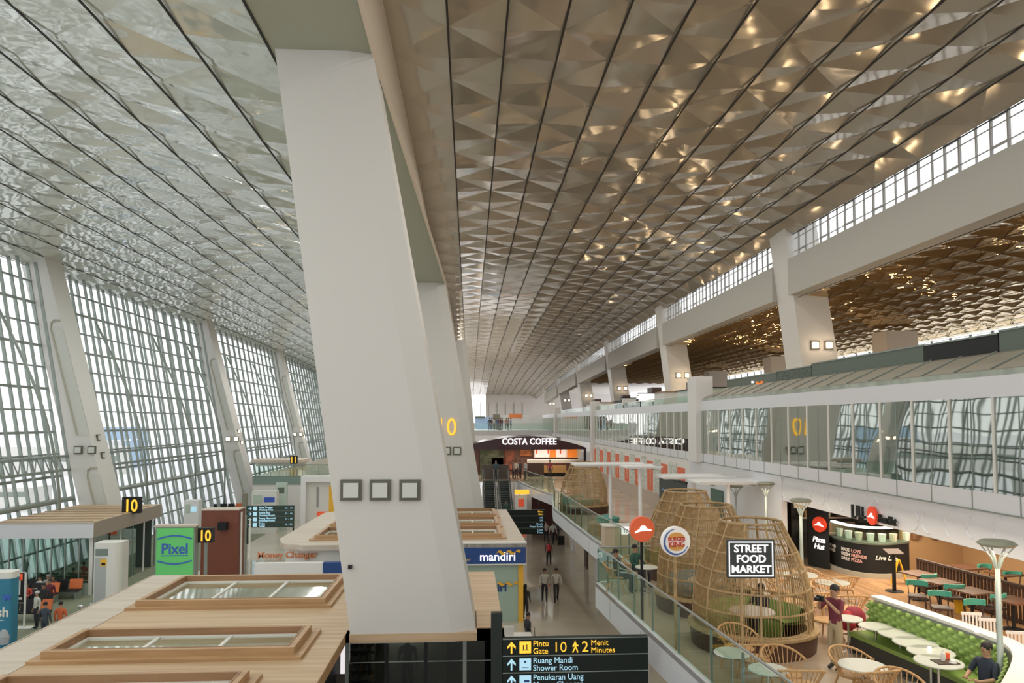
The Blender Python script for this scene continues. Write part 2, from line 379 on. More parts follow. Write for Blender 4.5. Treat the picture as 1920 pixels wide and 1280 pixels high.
# right-hand columns
rl = ['nearest slim leaning pillar on the right deck with two lit lamps', 'second slim leaning pillar on the right deck', 'third slim leaning pillar on the right deck', 'fourth slim leaning pillar on the right deck', 'fifth slim leaning pillar on the right deck', 'farthest slim leaning pillar on the right deck']
DK = EYE + 1.0
for k in range(-1, 6):
    Y = 44.5 + 30 * k
    if k == -1: continue
    d = drop(0, 0, Y)[1]
    c = column('column', rl[k], Y, HR + d, DK, (20.05, 22.15), (21.45, 23.9), 2.4)
    for dx in (.75, 1.65):
        z = EYE + 4.85; lamp(c, (21.25 + dx - .05, Y - .02, z), lampglow, .27)
        if k < 4:
            l = bpy.data.lights.new('lamp_light', 'POINT'); l.energy = 12; l.color = (1, .75, .5); l.shadow_soft_size = .2
            lo = bpy.data.objects.new('lamp_light', l); COL.objects.link(lo); lo.location = (21.2 + dx, Y - .45, z)
    c['label'] = rl[k]
# rear row of columns on the deck
for k, (px, Y) in enumerate(((1690, 58), (1465, 82), (1345, 106))):
    q = PY(px, 640, Y); cc = column('column', ('squat taupe pillar behind the parapet at far right', 'squat taupe pillar standing left of the nearest slim deck pillar', 'squat taupe pillar deep on the deck between slim pillars')[k], Y, EYE + 7.6, DK, (q.x - 1.3, q.x + 1.4), (q.x - 1.0, q.x + 1.8), 2.2, m=cream)
# left columns
ll = ['nearest white leaning pillar on the left glass wall', 'second white leaning pillar on the left glass wall with lit lamps', 'third white leaning pillar on the left glass wall', 'fourth white leaning pillar on the left glass wall']
recm = mat('recess_paint', (.60, .61, .56), .55)
edgem = mat('recess_edge', (.42, .40, .32), .6)
PL = PY(35, 475, 50), PY(82, 475, 50), PY(148, 943, 50), PY(200, 943, 50)
for k in range(4):
    Y = 50 + 30 * k; dd = drop(0, 0, Y)[1]; zt = PL[0].z + .15 + dd
    e = [extend(PL[0], PL[2], zt), extend(PL[1], PL[3], zt), extend(PL[0], PL[2], 0), extend(PL[1], PL[3], 0)]
    c = column('column', ll[k], Y, zt, 0, (e[0], e[1]), (e[2], e[3]), 2.1, .0)
    # raised frame leaving the two recesses on the front face
    def fx(z, t): return (e[2] + (e[0] - e[2]) * z / zt) * (1 - t) + (e[3] + (e[1] - e[3]) * z / zt) * t
    def slab(z0, z1, t0, t1, name, m, y=.02):
        b = MB(); b.hexa([(fx(z0, t0), Y - y, z0), (fx(z0, t1), Y - y, z0), (fx(z0, t1), Y + .05, z0), (fx(z0, t0), Y + .05, z0),
                          (fx(z1, t0), Y - y, z1), (fx(z1, t1), Y - y, z1), (fx(z1, t1), Y + .05, z1), (fx(z1, t0), Y + .05, z1)], m); return b.build(name, c)
    for z0, z1 in ((8.5, 16.2), (1.0, 6.3)):
        # recess: an outer rounded rim and an inner panel
        pts = [(fx(z0, .55), Y - .03, z0)] + [(fx(z, .55), Y - .03, z) for z in (z0 + 2, z1 - .6)]
        pts += [(fx(z1 - .3, .60), Y - .03, z1 - .15), (fx(z1, .75), Y - .03, z1), (fx(z1, .98), Y - .03, z1)]
        MB().tube(pts, .07, edgem, 6).build('recess_rim', c)
        slab(z0, z1 - .4, .56, 1.0, 'recess_panel', recm, .03)
    m = lampoff if k == 0 else lampglow
    for t in (.50, 1.0): lamp(c, (fx(7.5, t) - .05, Y - .03, 7.5), m, .27)
    # side lamps on hall face
    for z in (7.1, 8.3): lamp(c, (fx(z, 1) - .02, Y + 1.0, z), m, .22, axis='x')
# ---------------------------------------------------------------- right beams and clerestory
nb = 3
for k in range(-1, 6):
    y0, y1 = 44.5 + 30 * (k - 1) + 2.4, 44.5 + 30 * k
    if k == -1: y0 = -20
    d0, d1 = drop(0, 0, y0)[1] * .9, drop(0, 0, y1)[1] * .9
    z0, z1 = EYE + 8.03, EYE + 10.36
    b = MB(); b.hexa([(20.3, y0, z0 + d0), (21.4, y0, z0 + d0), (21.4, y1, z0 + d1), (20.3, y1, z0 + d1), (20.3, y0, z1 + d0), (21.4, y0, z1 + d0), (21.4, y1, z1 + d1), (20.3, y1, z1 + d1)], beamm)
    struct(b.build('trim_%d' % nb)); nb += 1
    # clerestory
    b = MB(); zt = EYE + 12.4; yy = y0 + .8; xx = 20.75
    dm = (d0 + d1) / 2
    fr = mat('clerestory_frame', (.36, .35, .33), .5)
    while yy < y1 - .3:
        a = drop(0, 0, yy)[1]
        b.box((xx - .05, yy - .05, z1 + a), (xx + .05, yy + .05, zt + a), fr); b.box((xx - .05, yy + .9, z1 + a), (xx + .05, yy + .98, zt + a), fr)
        b.box((xx - .05, yy + 1.75, z1 + a), (xx + .03, yy + 1.81, zt + a), fr)
        for z in (z1 + .5, z1 + 1.65): b.box((xx - .06, yy, z + a - .035), (xx + .05, min(yy + .95, y1), z + a + .035), fr)
        b.box((xx - .02, yy, z1 + a + .5 - .02), (xx + .02, min(yy + 2.8, y1), z1 + a + .52), fr)
        b.box((xx - .02, yy, z1 + a + 1.3), (xx + .02, min(yy + 2.8, y1), z1 + a + 1.34), fr)
        yy += 2.8
    o = struct(b.build('window_%d' % (k + 10)))
    p = MB(); p.add([(xx, y0, z1 + d0), (xx, y1, z1 + d1), (xx, y1, zt + d1), (xx, y0, zt + d0)], [(0, 1, 2, 3)], GL); p.build('pane', o)
# outer upper hall ceiling, facets of warm metal
xs = [20.9 + 2.1 * k for k in range(13)]
facet_ceiling('ceiling', xs, [EYE + 8.06] * 13, -20, 150, .95, .15, gold, seam_w=.008)
# far right glazing of the outer hall
b = MB()
for k in range(60): b.box((45.9, -18 + k * 2.8, DK), (46.05, -17.85 + k * 2.8, EYE + 8), steel)
for z in (2, 3.6, 5.2): b.box((45.9, -20, EYE + z), (46.0, 150, EYE + z + .1), steel)
o = struct(b.build('window_20')); p = MB(); p.add([(46.1, -20, DK), (46.1, 150, DK), (46.1, 150, EYE + 8), (46.1, -20, EYE + 8)], [(0, 1, 2, 3)], GL); p.build('pane', o)
struct(MB().box((20.4, -20, HR - 4.2), (46.5, 222, HR - 4.05), white).build('ceiling')) if False else None
# upper deck slab
struct(MB().box((11.5, -20, DK - .2), (46.2, 170, DK), mat('deck_floor', (.22, .17, .12), .3)).build('floor'))
# far end wall of the hall; opening added to brighten the far ceiling
b = MB(); b.box((-30, 221, 0), (46, 221.3, 9), white); b.box((5, 221, 9), (46, 221.3, 30), white)
for k in range(18): b.box((-28 + k * 2.6, 220.8, 6), (-27.85 + k * 2.6, 221, 15), steel)
struct(b.build('wall_back'))
struct(MB().box((-30, 130, MZ + .01), (-6, 160, 16), white).build('wall_left')) if False else None
# wall behind the camera carries the end of this hall
struct(MB().box((22, -20.3, 0), (46, -20, HR), white).build('wall_front'))
# ---------------------------------------------------------------- corridor level on the right (X = 11.2)
GX = 11.2; GB, GT, BT = EYE - 1.53, EYE + .52, EYE + .98
b = MB(); b.box((GX, -20, GT), (GX + .3, 170, BT), fasc); struct(b.build('trim_20'))      # band above the glass
b = MB(); b.box((GX, -20, GB - .4), (GX + .2, 170, GB), fasc)
y = -20
while y < 120: b.box((GX - .01, y, GB - .4), (GX, y + .03, GB), steel); y += 1.42
b.box((GX - .02, -20, GB - .43), (GX + .05, 170, GB - .40), steel); struct(b.build('trim_21'))
struct(MB().box((GX + .2, -20, GB - .25), (GX + 6, 170, GB - .05), white).build('floor'))
corr = mat('corridor_wall', (.34, .33, .27), .6)
struct(MB().box((GX + 4, -20, GB - .05), (GX + 4.2, 170, GT + .2), corr).build('wall_right'))
gr = MB(); y = 2.0; k = 0
while y < 150:
    hv = k % 2 == 0
    gr.box((GX - .03 if hv else GX, y, GB), (GX + .06, y + (.035 if hv else .02), GT), offw if hv else steel); y += .71; k += 1
gr.box((GX + .1, 2, GB + .85), (GX + .14, 150, GB + .9), chrome)
o = struct(gr.build('window_21')); MB().box((GX + .01, -20, GB), (GX + .03, 150, GT), MIR).build('pane', o)
# header fascia over the storefront with wavy relief
b = MB(); b.box((GX + .05, 2, EYE - 2.83), (GX + .3, 35, GB - .4), fasc)
for k in range(22):
    y = 9 + k * .8 + random.uniform(-.2, .2); zc = EYE - 2.4 + random.uniform(-.1, .1); r = random.uniform(.18, .34); s = random.choice((-1, 1)); a0 = random.uniform(-.5, .5)
    b.tube([(GX + .05, y + r * s * math.cos(a0 + t * .35), zc + r * 1.1 * math.sin(a0 + t * .35)) for t in range(-4, 5)], .028, fasc, 5)
struct(b.build('trim_22'))
struct(MB().box((GX + .3, 2, EYE - 2.9), (26, 35, EYE - 2.83), mat('shop_ceiling', (.32, .26, .20), .6)).build('ceiling'))
# white pier
struct(MB().box((GX - .25, 34.3, GB - .43), (GX + .6, 35.6, DK + 1.2), white).build('trim_23'))
for k, y in enumerate((64, 92)): struct(MB().box((GX - .25, y, MZ), (GX + .5, y + 1.0, DK + .8), white).build('trim_%d' % (24 + k)))
# awning and parapet on the deck
aw = mat('awning_metal', (.30, .27, .21), .35, .3)
b = MB(); b.hexa([(11.35, 2, EYE + 1.06), (12.4, 2, EYE + 1.55), (12.4, 34.3, EYE + 1.55), (11.35, 34.3, EYE + 1.06), (11.35, 2, EYE + 1.14), (12.4, 2, EYE + 1.63), (12.4, 34.3, EYE + 1.63), (11.35, 34.3, EYE + 1.14)], aw)
y = 3
while y < 34: b.hexa([(11.33, y, EYE + 1.14), (12.4, y, EYE + 1.63), (12.4, y + .05, EYE + 1.63), (11.33, y + .05, EYE + 1.14), (11.33, y, EYE + 1.17), (12.4, y, EYE + 1.66), (12.4, y + .05, EYE + 1.66), (11.33, y + .05, EYE + 1.17)], steel); y += 1.2
tag(b.build('awning'), 'long sloping grey metal awning along the right deck edge', 'awning')
b = MB(); b.box((11.24, 2, EYE + .985), (11.30, 34.2, EYE + 1.11), mat('upstand_glass', (.42, .46, .38), .12, grain=((1, 2, 1), (.30, .34, .28)))); tag(b.build('glass_upstand'), 'low strip of glass beneath the sloping deck awning', 'glass panel')
for k, (a, c, z, m) in enumerate(((2, 16.2, 2.15, greyg), (16.2, 19, 2.10, blk), (19, 25.5, 2.12, greyg), (25.5, 28.5, 2.05, mat('mesh_panel', (.05, .07, .055), .6, grain=((14, 14, 14), (.14, .17, .14)))), (28.5, 34.2, 2.02, greyg))):
    b = MB(); b.box((12.45, a + .02, DK), (12.6, c - .02, EYE + z), m); b.box((12.43, a + .02, EYE + z - .04), (12.62, c - .02, EYE + z), steel)
    tag(b.build('parapet_panel'), ('tall grey green parapet panel at the right frame edge', 'short black parapet panel at far right', 'long grey green parapet panel in front of the nearest slim pillar', 'dark mesh parapet panel right of the orange sign', 'grey green parapet panel carrying the orange sign')[k], 'parapet panel')
q = PX(1425, 717, 12.4); sg = empty('shop_sign', q, 'small orange and white shop sign on the right deck parapet', 'sign')
text('lettering', 'food', .30, mat('orange_lit', (.9, .2, .03), .5, emit=(1, .22, .03), es=.6), (0, .35, -.16), (math.pi / 2, 0, -math.pi / 2), sg, .012, .03); text('lettering', 'kita', .14, signw, (0, .9, .02), (math.pi / 2, 0, -math.pi / 2), sg, .004, .02)
# far deck edge beyond the pier
b = MB(); b.box((11.35, 36, DK), (11.4, 90, EYE + 1.35), RAIL); b.box((11.33, 36, EYE + 1.33), (11.43, 90, EYE + 1.38), chrome); tag(b.build('deck_balustrade'), 'glass deck balustrade running away beyond the white pier', 'railing')
for k, (y, l, h, m) in enumerate(((38, 5, .8, gglass), (46, 7, .9, offw), (56, 6, .7, greyg), (68, 9, .8, offw))):
    b = MB(); b.box((12.6, y, DK), (14, y + l, DK + h), m); b.box((12.5, y - .1, DK + h), (14.1, y + l + .1, DK + h + .06), woodd if k % 2 else blk); b.box((12.55, y + l * .4, DK + h + .06), (13.2, y + l * .6, DK + h + .45), darkw)
    tag(b.build('cafe_counter'), ('pale green cafe counter on the deck just past the white pier', 'white cafe counter on the deck with dark till', 'dark cafe counter farther along the deck', 'farthest white counter on the deck')[k], 'counter')
for k, (px, py, Y) in enumerate(((1213, 745, 46), (1180, 753, 52))):
    q = PY(px, py, Y); s_ = empty('shop_sign', q, ('white lit box sign above the deck counters', 'pale pink box sign beside the white deck sign')[k], 'sign')
    b = MB(); b.box((-.5, 0, -.25), (.5, .15, .25), signw if k == 0 else offw); b.box((-.55, .02, .25), (.55, .3, .31), blk); b.box((-.45, .05, -.6), (-.4, .1, -.25), blk); b.box((.4, .05, -.6), (.45, .1, -.25), blk); b.build('box', s_)
# upper concourse far shops (beyond hall)
b = MB(); b.box((.5, 98, EYE - 1.9), (13, 130, EYE - 1.2), fasc); b.box((.5, 98, EYE - 1.2), (13, 98.05, EYE - .2), RAIL); struct(b.build('floor'))
b = MB(); b.box((4.6, 110, EYE - 1.2), (13, 112, EYE + 1.0), offw); b.box((3.6, 109.5, EYE - 1.2), (4.6, 111, EYE + 1.1), mat('olive', (.2, .19, .13), .6)); b.box((6, 109.9, EYE + .5), (8, 110, EYE + 1.2), orange)
tag(b.build('shop_block'), 'pale shop block with a small orange sign above the coffee shop', 'shop')
b = MB(); b.box((-.3 + 1.2, 112, EYE - 1.2), (4.4, 112.2, EYE + .7), mat('window_blue', (.35, .5, .7), .4)); b.box((.9, 111.9, EYE + .5), (2.4, 112, EYE + .8), greyg)
tag(b.build('boutique'), 'bluish shopfront behind the crowd on the top concourse', 'shop')
# ================================================================ kiosks
def skylight(parent, r, z=3.65, panes=3, m=woodd, rim=woodm):
    """stepped wooden curb around a sunken white framed glass; r = (x0,x1,y0,y1)"""
    x0, x1, y0, y1 = r
    def ring(b, a, t, z0, z1, mm):
        X0, X1, Y0, Y1 = x0 + a, x1 - a, y0 + a, y1 - a
        b.box((X0, Y0, z0), (X1, Y0 + t, z1), mm); b.box((X0, Y1 - t, z0), (X1, Y1, z1), mm)
        b.box((X0, Y0 + t, z0), (X0 + t, Y1 - t, z1), mm); b.box((X1 - t, Y0 + t, z0), (X1, Y1 - t, z1), mm)
    b = MB(); ring(b, 0, .22, z, z + .08, rim); ring(b, .22, .14, z, z + .24, rim); ring(b, .36, .05, z, z + .25, m)
    b.box((x0 + .36, y0 + .36, z), (x1 - .36, y1 - .36, z + .012), mat('louvre_wood', (.66, .62, .50), .6, grain=((.4, 9, 1), (.42, .36, .24))))
    o = b.build('skylight', parent)
    b = MB(); ring(b, .41, .09, z + .013, z + .07, offw)
    for k in range(1, panes): xx = x0 + .4 + (x1 - x0 - .8) * k / panes; b.box((xx - .05, y0 + .45, z), (xx + .05, y1 - .45, z + .06), offw)
    b.build('glass_frame', o)
    MB().box((x0 + .45, y0 + .45, z + .03), (x1 - .45, y1 - .45, z + .032), MATS['skyglass']).build('glass', o)
glass('skyglass', (.93, .96, .93), .06, .05)
RZ = 3.65
k1 = empty('kiosk', (0, 0, 0), 'long foreground kiosk with a wooden roof and sunken skylights around the huge pillar', 'kiosk')
xl = PZ(290, 1078, RZ).x; xn = PZ(650, 1183, RZ).x; xr = PZ(945, 1182, RZ).x; yf = PZ(800, 1179, RZ).y; yb = PZ(500, 1076, RZ).y
b = MB(); b.box((xl, 7, RZ - .22), (xn, yb, RZ), roofw)
cx0, cx1 = C1HOLE[0] - .02, C1HOLE[1] + .03
b.box((xn, yf, RZ - .22), (xr, Y1 - .04, RZ), roofw); b.box((xn, Y1 + 2.25, RZ - .22), (xr, yb, RZ), roofw); b.box((cx1, Y1 - .04, RZ - .22), (xr, Y1 + 2.25, RZ), roofw)
if cx0 > xn: b.box((xn, Y1 - .04, RZ - .22), (cx0, Y1 + 2.25, RZ), roofw)
b.build('roof', k1)
b = MB(); b.box((xl - .03, 7, RZ - .3), (xl, yb, RZ + .03), roofp); b.box((xn, 7, RZ - .26), (xn + .03, yf, RZ + .02), woodm); b.box((xn, yf - .03, RZ - .26), (xr, yf, RZ + .02), woodm); b.box((xl + .0, 7, RZ + .001), (xl + 1.3, yb, RZ + .012), roofp); b.build('roof_edge', k1)
def rect(pA, pB, pC):   # px: outer left-front, outer right-front, back
    a, c, d = PZ(*pA, RZ), PZ(*pB, RZ), PZ(*pC, RZ); return (a.x, c.x, a.y, d.y)
s1 = rect((233, 1145), (655, 1145), (400, 1088)); s1 = (s1[0], s1[0] + 6.2, s1[2], s1[3])
s2 = rect((55, 1247), (560, 1243), (300, 1188)); s3y = PZ(300, 1272, RZ).y
skylight(k1, s1); skylight(k1, (s1[0], s2[1], s2[2], s2[3])); skylight(k1, (s1[0] + .1, s2[1] - .6, s3y - 2.9, s3y))
b = MB(); b.box((xl + .2, 7, 0), (xl + .3, yb - .2, RZ - .22), offw); b.box((xl + .2, yb - .3, 0), (xr - .1, yb - .2, RZ - .22), offw); b.box((xr - .12, yf + .2, 0), (xr - .02, yb - .2, RZ - .22), offw); b.build('wall', k1)
b = MB(); b.box((xn - .4, 7, 0), (xn - .3, yf + .1, RZ - .24), blk); b.build('side_wall', k1)
fy = yf + .05
area('kiosk_fill', (xn + 1.4, fy + .7, 3.35), 1.6, .3, 14, (1, .9, .8))  # added without a fixture to brighten the kiosk interior
b = MB(); n = 4
for k in range(n + 1):
    xx = xn + (xr - xn) * k / n; b.box((xx - .05, fy - .04, 0), (xx + .05, fy + .04, RZ - .24), blk if k % 3 else steel)
b.box((xn, fy - .03, RZ - .9), (xr, fy + .03, RZ - .88), steel); b.build('shop_front_frame', k1)
MB().box((xn, fy - .01, 0), (xr, fy + .01, RZ - .24), DKG).build('shop_front_glass', k1)
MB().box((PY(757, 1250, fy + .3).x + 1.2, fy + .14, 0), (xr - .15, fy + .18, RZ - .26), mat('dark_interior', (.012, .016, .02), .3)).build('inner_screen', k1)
MB().box((xn + .75, fy + .13, 0), (xn + 1.0, fy + .17, RZ - .26), mat('taupe', (.10, .085, .07), .6)).build('inner_panel', k1)
# light box, shelf goods, mannequin
q0 = PX(645, 1225, xn - .25)
o = MB().box((q0.x - .02, q0.y - .45, q0.z - .42), (q0.x + .10, q0.y + .45, q0.z + .38), signw); o.box((q0.x - .03, q0.y - .47, q0.z - .44), (q0.x + .06, q0.y + .47, q0.z - .42), blk); o.build('light_box', k1)
rk = empty('display_rack', (xn + .34, fy + .34, 0), 'dark rack crowded with small goods at the kiosk shop corner', 'rack')
b = MB(); b.box((-.3, 0, 0), (.36, .03, 3.3), darkw); b.build('back', rk)
for k in range(5):
    z = 1.9 + k * .27; MB().box((-.3, -.16, z), (.36, 0, z + .02), blk).build('shelf', rk)
cols = [mat('goods_%d' % i, c, .5) for i, c in enumerate(((.5, .3, .15), (.3, .3, .3), (.5, .42, .3), (.2, .1, .07), (.5, .5, .45)))]
for k in range(5):
    for j in range(9):
        z = 1.92 + k * .27; h = random.uniform(.08, .2)
        o = MB().box((-.28 + j * .07, -.14, 0), (-.225 + j * .07, -.03, h), random.choice(cols)).build('packet'); o.location = (xn + .34, fy + .34, z + .005)
        tag(o, 'small packet on the dark rack behind the kiosk window', 'packet', 'packets on the kiosk rack')
def skylights2(parent, xa, xb, ya, yb_, n, z):
    for k in range(n):
        d = (yb_ - ya) / n; skylight(parent, (xa, xb, ya + d * k + .3, ya + d * (k + 1) - .3), z, 2, woodd, woodm)
k2 = empty('kiosk', (0, 0, 0), 'second kiosk with wooden roof and blue bank sign behind the huge pillar', 'kiosk')
yf2 = 34.3; yb2 = 47.5; xl2 = PZ(520, 1012, RZ).x; xr2 = PZ(985, 1012, RZ).x
b = MB(); b.prism([(xl2 + 1.6, yf2), (xr2, yf2), (xr2 - .3, yb2), (xl2 + 1.2, yb2), (xl2 + .2, yb2 - 1), (xl2, yf2 + 2), (xl2 + .5, yf2 + .6)], RZ - .25, RZ, roofp)
b.build('roof', k2)
skylights2(k2, xl2 + 1.6, xl2 + 7.6, yf2 + .9, yb2 - .8, 3, RZ); skylights2(k2, xr2 - 4.2, xr2 - .9, yf2 + .9, yb2 - .8, 3, RZ)
b = MB(); pts = [(xl2 + 1.6, yf2 + .3), (xl2 + 5.2, yf2 + .3), (xl2 + 5.2, yf2 + .5), (xl2 + 1.8, yf2 + .5), (xl2 + .9, yf2 + 1.1), (xl2 + .5, yf2 + 2.2), (xl2 + .5, yb2 - .5), (xl2 + .3, yb2 - .5), (xl2 + .3, yf2 + 2), (xl2 + .7, yf2 + .8)]
b.prism(pts, 0, RZ - .25, offw); b.box((xl2 + 5.2, yf2 + .4, 0), (xl2 + 7.4, yf2 + .5, RZ - .25), greyg); b.box((xl2 + .5, yb2 - .6, 0), (xr2 - .3, yb2 - .5, RZ - .3), offw)
b.build('wall', k2)
# white and blue low front
qa, qb = PY(495, 1060, yf2 - 1.2), PY(605, 1060, yf2 - 1.2)
b = MB(); b.box((qa.x - .4, yf2 - 1.2, 0), (qb.x, yf2 - .9, PY(500, 1056, yf2 - 1.2).z), whitep); b.box((qb.x, yf2 - 1.2, 0), (qb.x + 2.2, yf2 - .9, PY(500, 1056, yf2 - 1.2).z), blue); b.build('counter', k2)
q = PY(483, 1046, yf2 + .2); text('lettering', 'Money Changer', .42, mat('orange_dull', (.62, .24, .12)), (q.x, q.y, q.z), parent=k2, bold=.01, ext=.05)
q = PY(868, 1027, yf2 - .25); q2 = PY(986, 1056, yf2 - .25); xr3 = q2.x
b = MB(); b.box((-4.5, yf2 - .25, q2.z), (xr3, yf2 - .0, q.z), blue); b.box((-4.5, yf2 - .27, q2.z - .06), (xr3 + .02, yf2 + .02, q2.z), offw); b.build('fascia', k2)
b = MB(); b.box((-4.5, yf2 - .2, q.z), (xr3, yf2 + .1, RZ + .05), mat('vent_grey', (.42, .40, .36), .5, grain=((9, 1, 1), (.25, .24, .21)))); b.box((-4.5, yf2 - .22, RZ + .02), (xr3 + .05, yf2 + .12, RZ + .07), offw); b.build('vent_strip', k2)
q = PY(899, 1051, yf2 - .27); text('lettering', 'mandiri', .56, signw, (q.x, q.y, q.z), parent=k2, bold=.007, ext=.02, sx=1.0)
q = PY(872, 1052, yf2 - .27); text('lettering', 'ger', .25, mat('pale_gold', (.7, .55, .3), .5), (q.x - .05, q.y, q.z), parent=k2, ext=.01)
def ribbon(x, y, z, L, h, m, parent):
    b = MB(); pts = []
    for i in range(25):
        t = i / 24; pts.append((x + L * t, y, z + h * .5 * math.sin(t * 2.5 * 2 * math.pi) * (.9) + h * .2 * t))
    vs = [];
    for p in pts: vs += [(p[0] - .04, p[1], p[2] - h * .32), (p[0] + .04, p[1], p[2] + h * .32)]
    b.add(vs + [(v[0], v[1] - .03, v[2]) for v in vs], [(2 * i, 2 * i + 1, 2 * i + 3, 2 * i + 2) for i in range(24)] + [(50 + 2 * i, 50 + 2 * i + 1, 50 + 2 * i + 3, 50 + 2 * i + 2) for i in range(24)] + [(2 * i, 2 * i + 2, 52 + 2 * i, 50 + 2 * i) for i in range(24)] + [(2 * i + 1, 2 * i + 3, 53 + 2 * i, 51 + 2 * i) for i in range(24)], m)
    return b.build('ribbon_logo', parent)
rib = mat('ribbon_yellow', (.9, .5, .05), .4)
q = PY(931, 1036, yf2 - .3); ribbon(q.x, q.y, q.z, 1.1, .16, rib, k2)
q = PY(870, 1060, yf2 + .1); q2 = PY(972, 1140, yf2 + .1)
b = MB(); b.box((-3.5, yf2 + .05, 0), (q2.x, yf2 + .12, PY(900, 1056, yf2).z), mat('bank_glass', (.42, .55, .48), .2)); b.build('shop_front', k2)
q = PY(931, 1095, yf2 + .0); ribbon(q.x, q.y, q.z, 1.0, .14, rib, k2)
q = PY(934, 1108, yf2 + .03); text('lettering', 'iri', .55, blue, (q.x - .05, q.y, q.z), parent=k2, bold=.015)
q = PY(972, 1058, yf2 - .05); q2 = PY(981, 1135, yf2 - .05); MB().box((q.x, yf2 - .1, 0), (q2.x, yf2 + .3, PY(975, 1057, yf2).z), rib).build('corner_post', k2)
q2 = PY(984, 1100, 47); MB().box((xr2 - .5, yf2 + .3, 0), (xr2 - .4, yb2 - .5, RZ - .3), offw).build('wall', k2)
# bank desk in front
dk = empty('service_desk', (PZ(960, 1215, 0).x + .1, 27.9, 0), 'blue and white bank service desk beside the wooden kiosk roof', 'desk')
MB().box((-.9, 0, 0), (.45, .8, 1.05), blue).build('body', dk); MB().box((-.95, -.08, 1.05), (.55, .88, 1.1), offw).build('top', dk)
o = MB().box((-.2, 0, 0), (.2, .05, .35), whitep); o.box((-.05, .02, -.0), (.05, .2, .02), whitep); o = o.build('desk_monitor'); o.location = dk.location + Vector((-.35, .45, 1.1)); tag(o, 'white monitor standing on the blue bank desk', 'monitor')
# ================================================================ direction signs
def glyph_up(parent, x, z, s, m, rot=0):
    M = Matrix.Rotation(rot, 4, 'Y'); b = MB(); pts = [(-.07, -.5), (.07, -.5), (.07, .15), (.36, -.12), (.36, .1), (0, .5), (-.36, .1), (-.36, -.12), (-.07, .15)]
    vs = [M @ Vector((a * s, 0, c * s)) for a, c in pts]
    v0 = [(x + v.x, -.012, z + v.z) for v in vs]; b.add(v0 + [(v[0], 0, v[2]) for v in v0], [(0, 1, 2, 8), (2, 3, 4, 5), (2, 5, 8), (8, 5, 6, 7)], m); return b.build('arrow', parent)
def picto(parent, x, z, s, m, kind):
    b = MB(); b.box((x - s / 2, -.012, z - s / 2), (x + s / 2, 0, z + s / 2), m)
    if kind == 'seat': b.box((x - .3 * s, -.016, z - .25 * s), (x + .3 * s, -.012, z - .2 * s), blk); b.box((x - .2 * s, -.016, z - .2 * s), (x - .12 * s, -.012, z + .2 * s), blk); b.box((x + .1 * s, -.016, z - .2 * s), (x + .18 * s, -.012, z + .25 * s), blk)
    if kind == 'shower': b.box((x - .1 * s, -.016, z + .1 * s), (x + .1 * s, -.012, z + .3 * s), blue); b.box((x - .3 * s, -.016, z - .3 * s), (x + .3 * s, -.012, z - .26 * s), blue)
    if kind == 'money': b.box((x - .1 * s, -.016, z - .1 * s), (x + .35 * s, -.012, z + .1 * s), blue); b.box((x - .3 * s, -.016, z - .3 * s), (x + .3 * s, -.012, z - .25 * s), blue)
    return b.build('pictogram', parent)
def walker(parent, x, z, s, m):
    b = MB(); t = .055 * s
    b.tube([(x, -.012, z + .42 * s), (x, -.012, z + .43 * s)], .085 * s, m, 8)
    for pts in (((0, .3), (.02, 0)), ((.02, 0), (.12, -.2), (.2, -.45)), ((.02, 0), (-.08, -.22), (-.2, -.45)), ((0, .26), (.14, .1), (.25, .05)), ((0, .26), (-.14, .12), (-.16, -.02))):
        b.tube([(x + a * s, -.012, z + c * s) for a, c in pts], t * (1.6 if pts[0] == (0, .3) else 1), m, 5)
    return b.build('walking_figure', parent)
SY = 17.0; qa = PY(943, 1197, SY); qb = PY(1215, 1197, SY); W = qb.x - qa.x; H0 = qa.z
rows = [(1202, 1233), (1233, 1261), (1261, 1292)]
ds = empty('direction_sign', (qa.x, SY, 0), 'black gate 10 direction sign with yellow and blue rows in the foreground', 'sign')
b = MB(); b.box((0, 0, 1.0), (W, .16, H0), signb); b.build('board', ds)
b = MB(); rz = [PY(1000, 1197 + 31.6 * k, SY).z for k in range(8)]
for k in range(8): b.box((-.005, -.01, rz[k] - .012), (W + .005, 0, rz[k] + .008), steel)
b.build('row_dividers', ds)
MB().box((PY(921, 1150, SY).x - qa.x, .02, 0), (PY(942, 1150, SY).x - qa.x, .2, PY(921, 1150, SY).z), mat('post_dark', (.028, .036, .032), .6, spec=.2)).build('post', ds)
rh = rz[0] - rz[1]
def row(ds, k, m, l1, l2, kind, x0=0):
    zc = (rz[k] + rz[k + 1]) / 2
    glyph_up(ds, .2, zc, .27, m); picto(ds, .52, zc, .27, m, kind)
    text('lettering', l1, .19, m, (.70, -.012, zc + .02), parent=ds, bold=0, ext=.005, sx=.95); text('lettering', l2, .19, m, (.70, -.012, zc - .15), parent=ds, bold=0, ext=.005, sx=.95)
row(ds, 0, yel, 'Pintu', 'Gate', 'seat'); zc = (rz[0] + rz[1]) / 2
text('lettering', '10', .34, yel, (1.16, -.012, zc - .12), parent=ds, ext=.005, bold=-.003); walker(ds, 1.69, zc, .3, yel); text('lettering', '2', .34, yel, (1.84, -.012, zc - .12), parent=ds, ext=.005)
text('lettering', 'Menit', .18, yel, (2.06, -.012, zc + .02), parent=ds, bold=0, ext=.005); text('lettering', 'Minutes', .18, yel, (2.06, -.012, zc - .15), parent=ds, bold=0, ext=.005)
row(ds, 1, cyan, 'Ruang Mandi', 'Shower Room', 'shower'); row(ds, 2, cyan, 'Penukaran Uang', 'Money Changer', 'money')
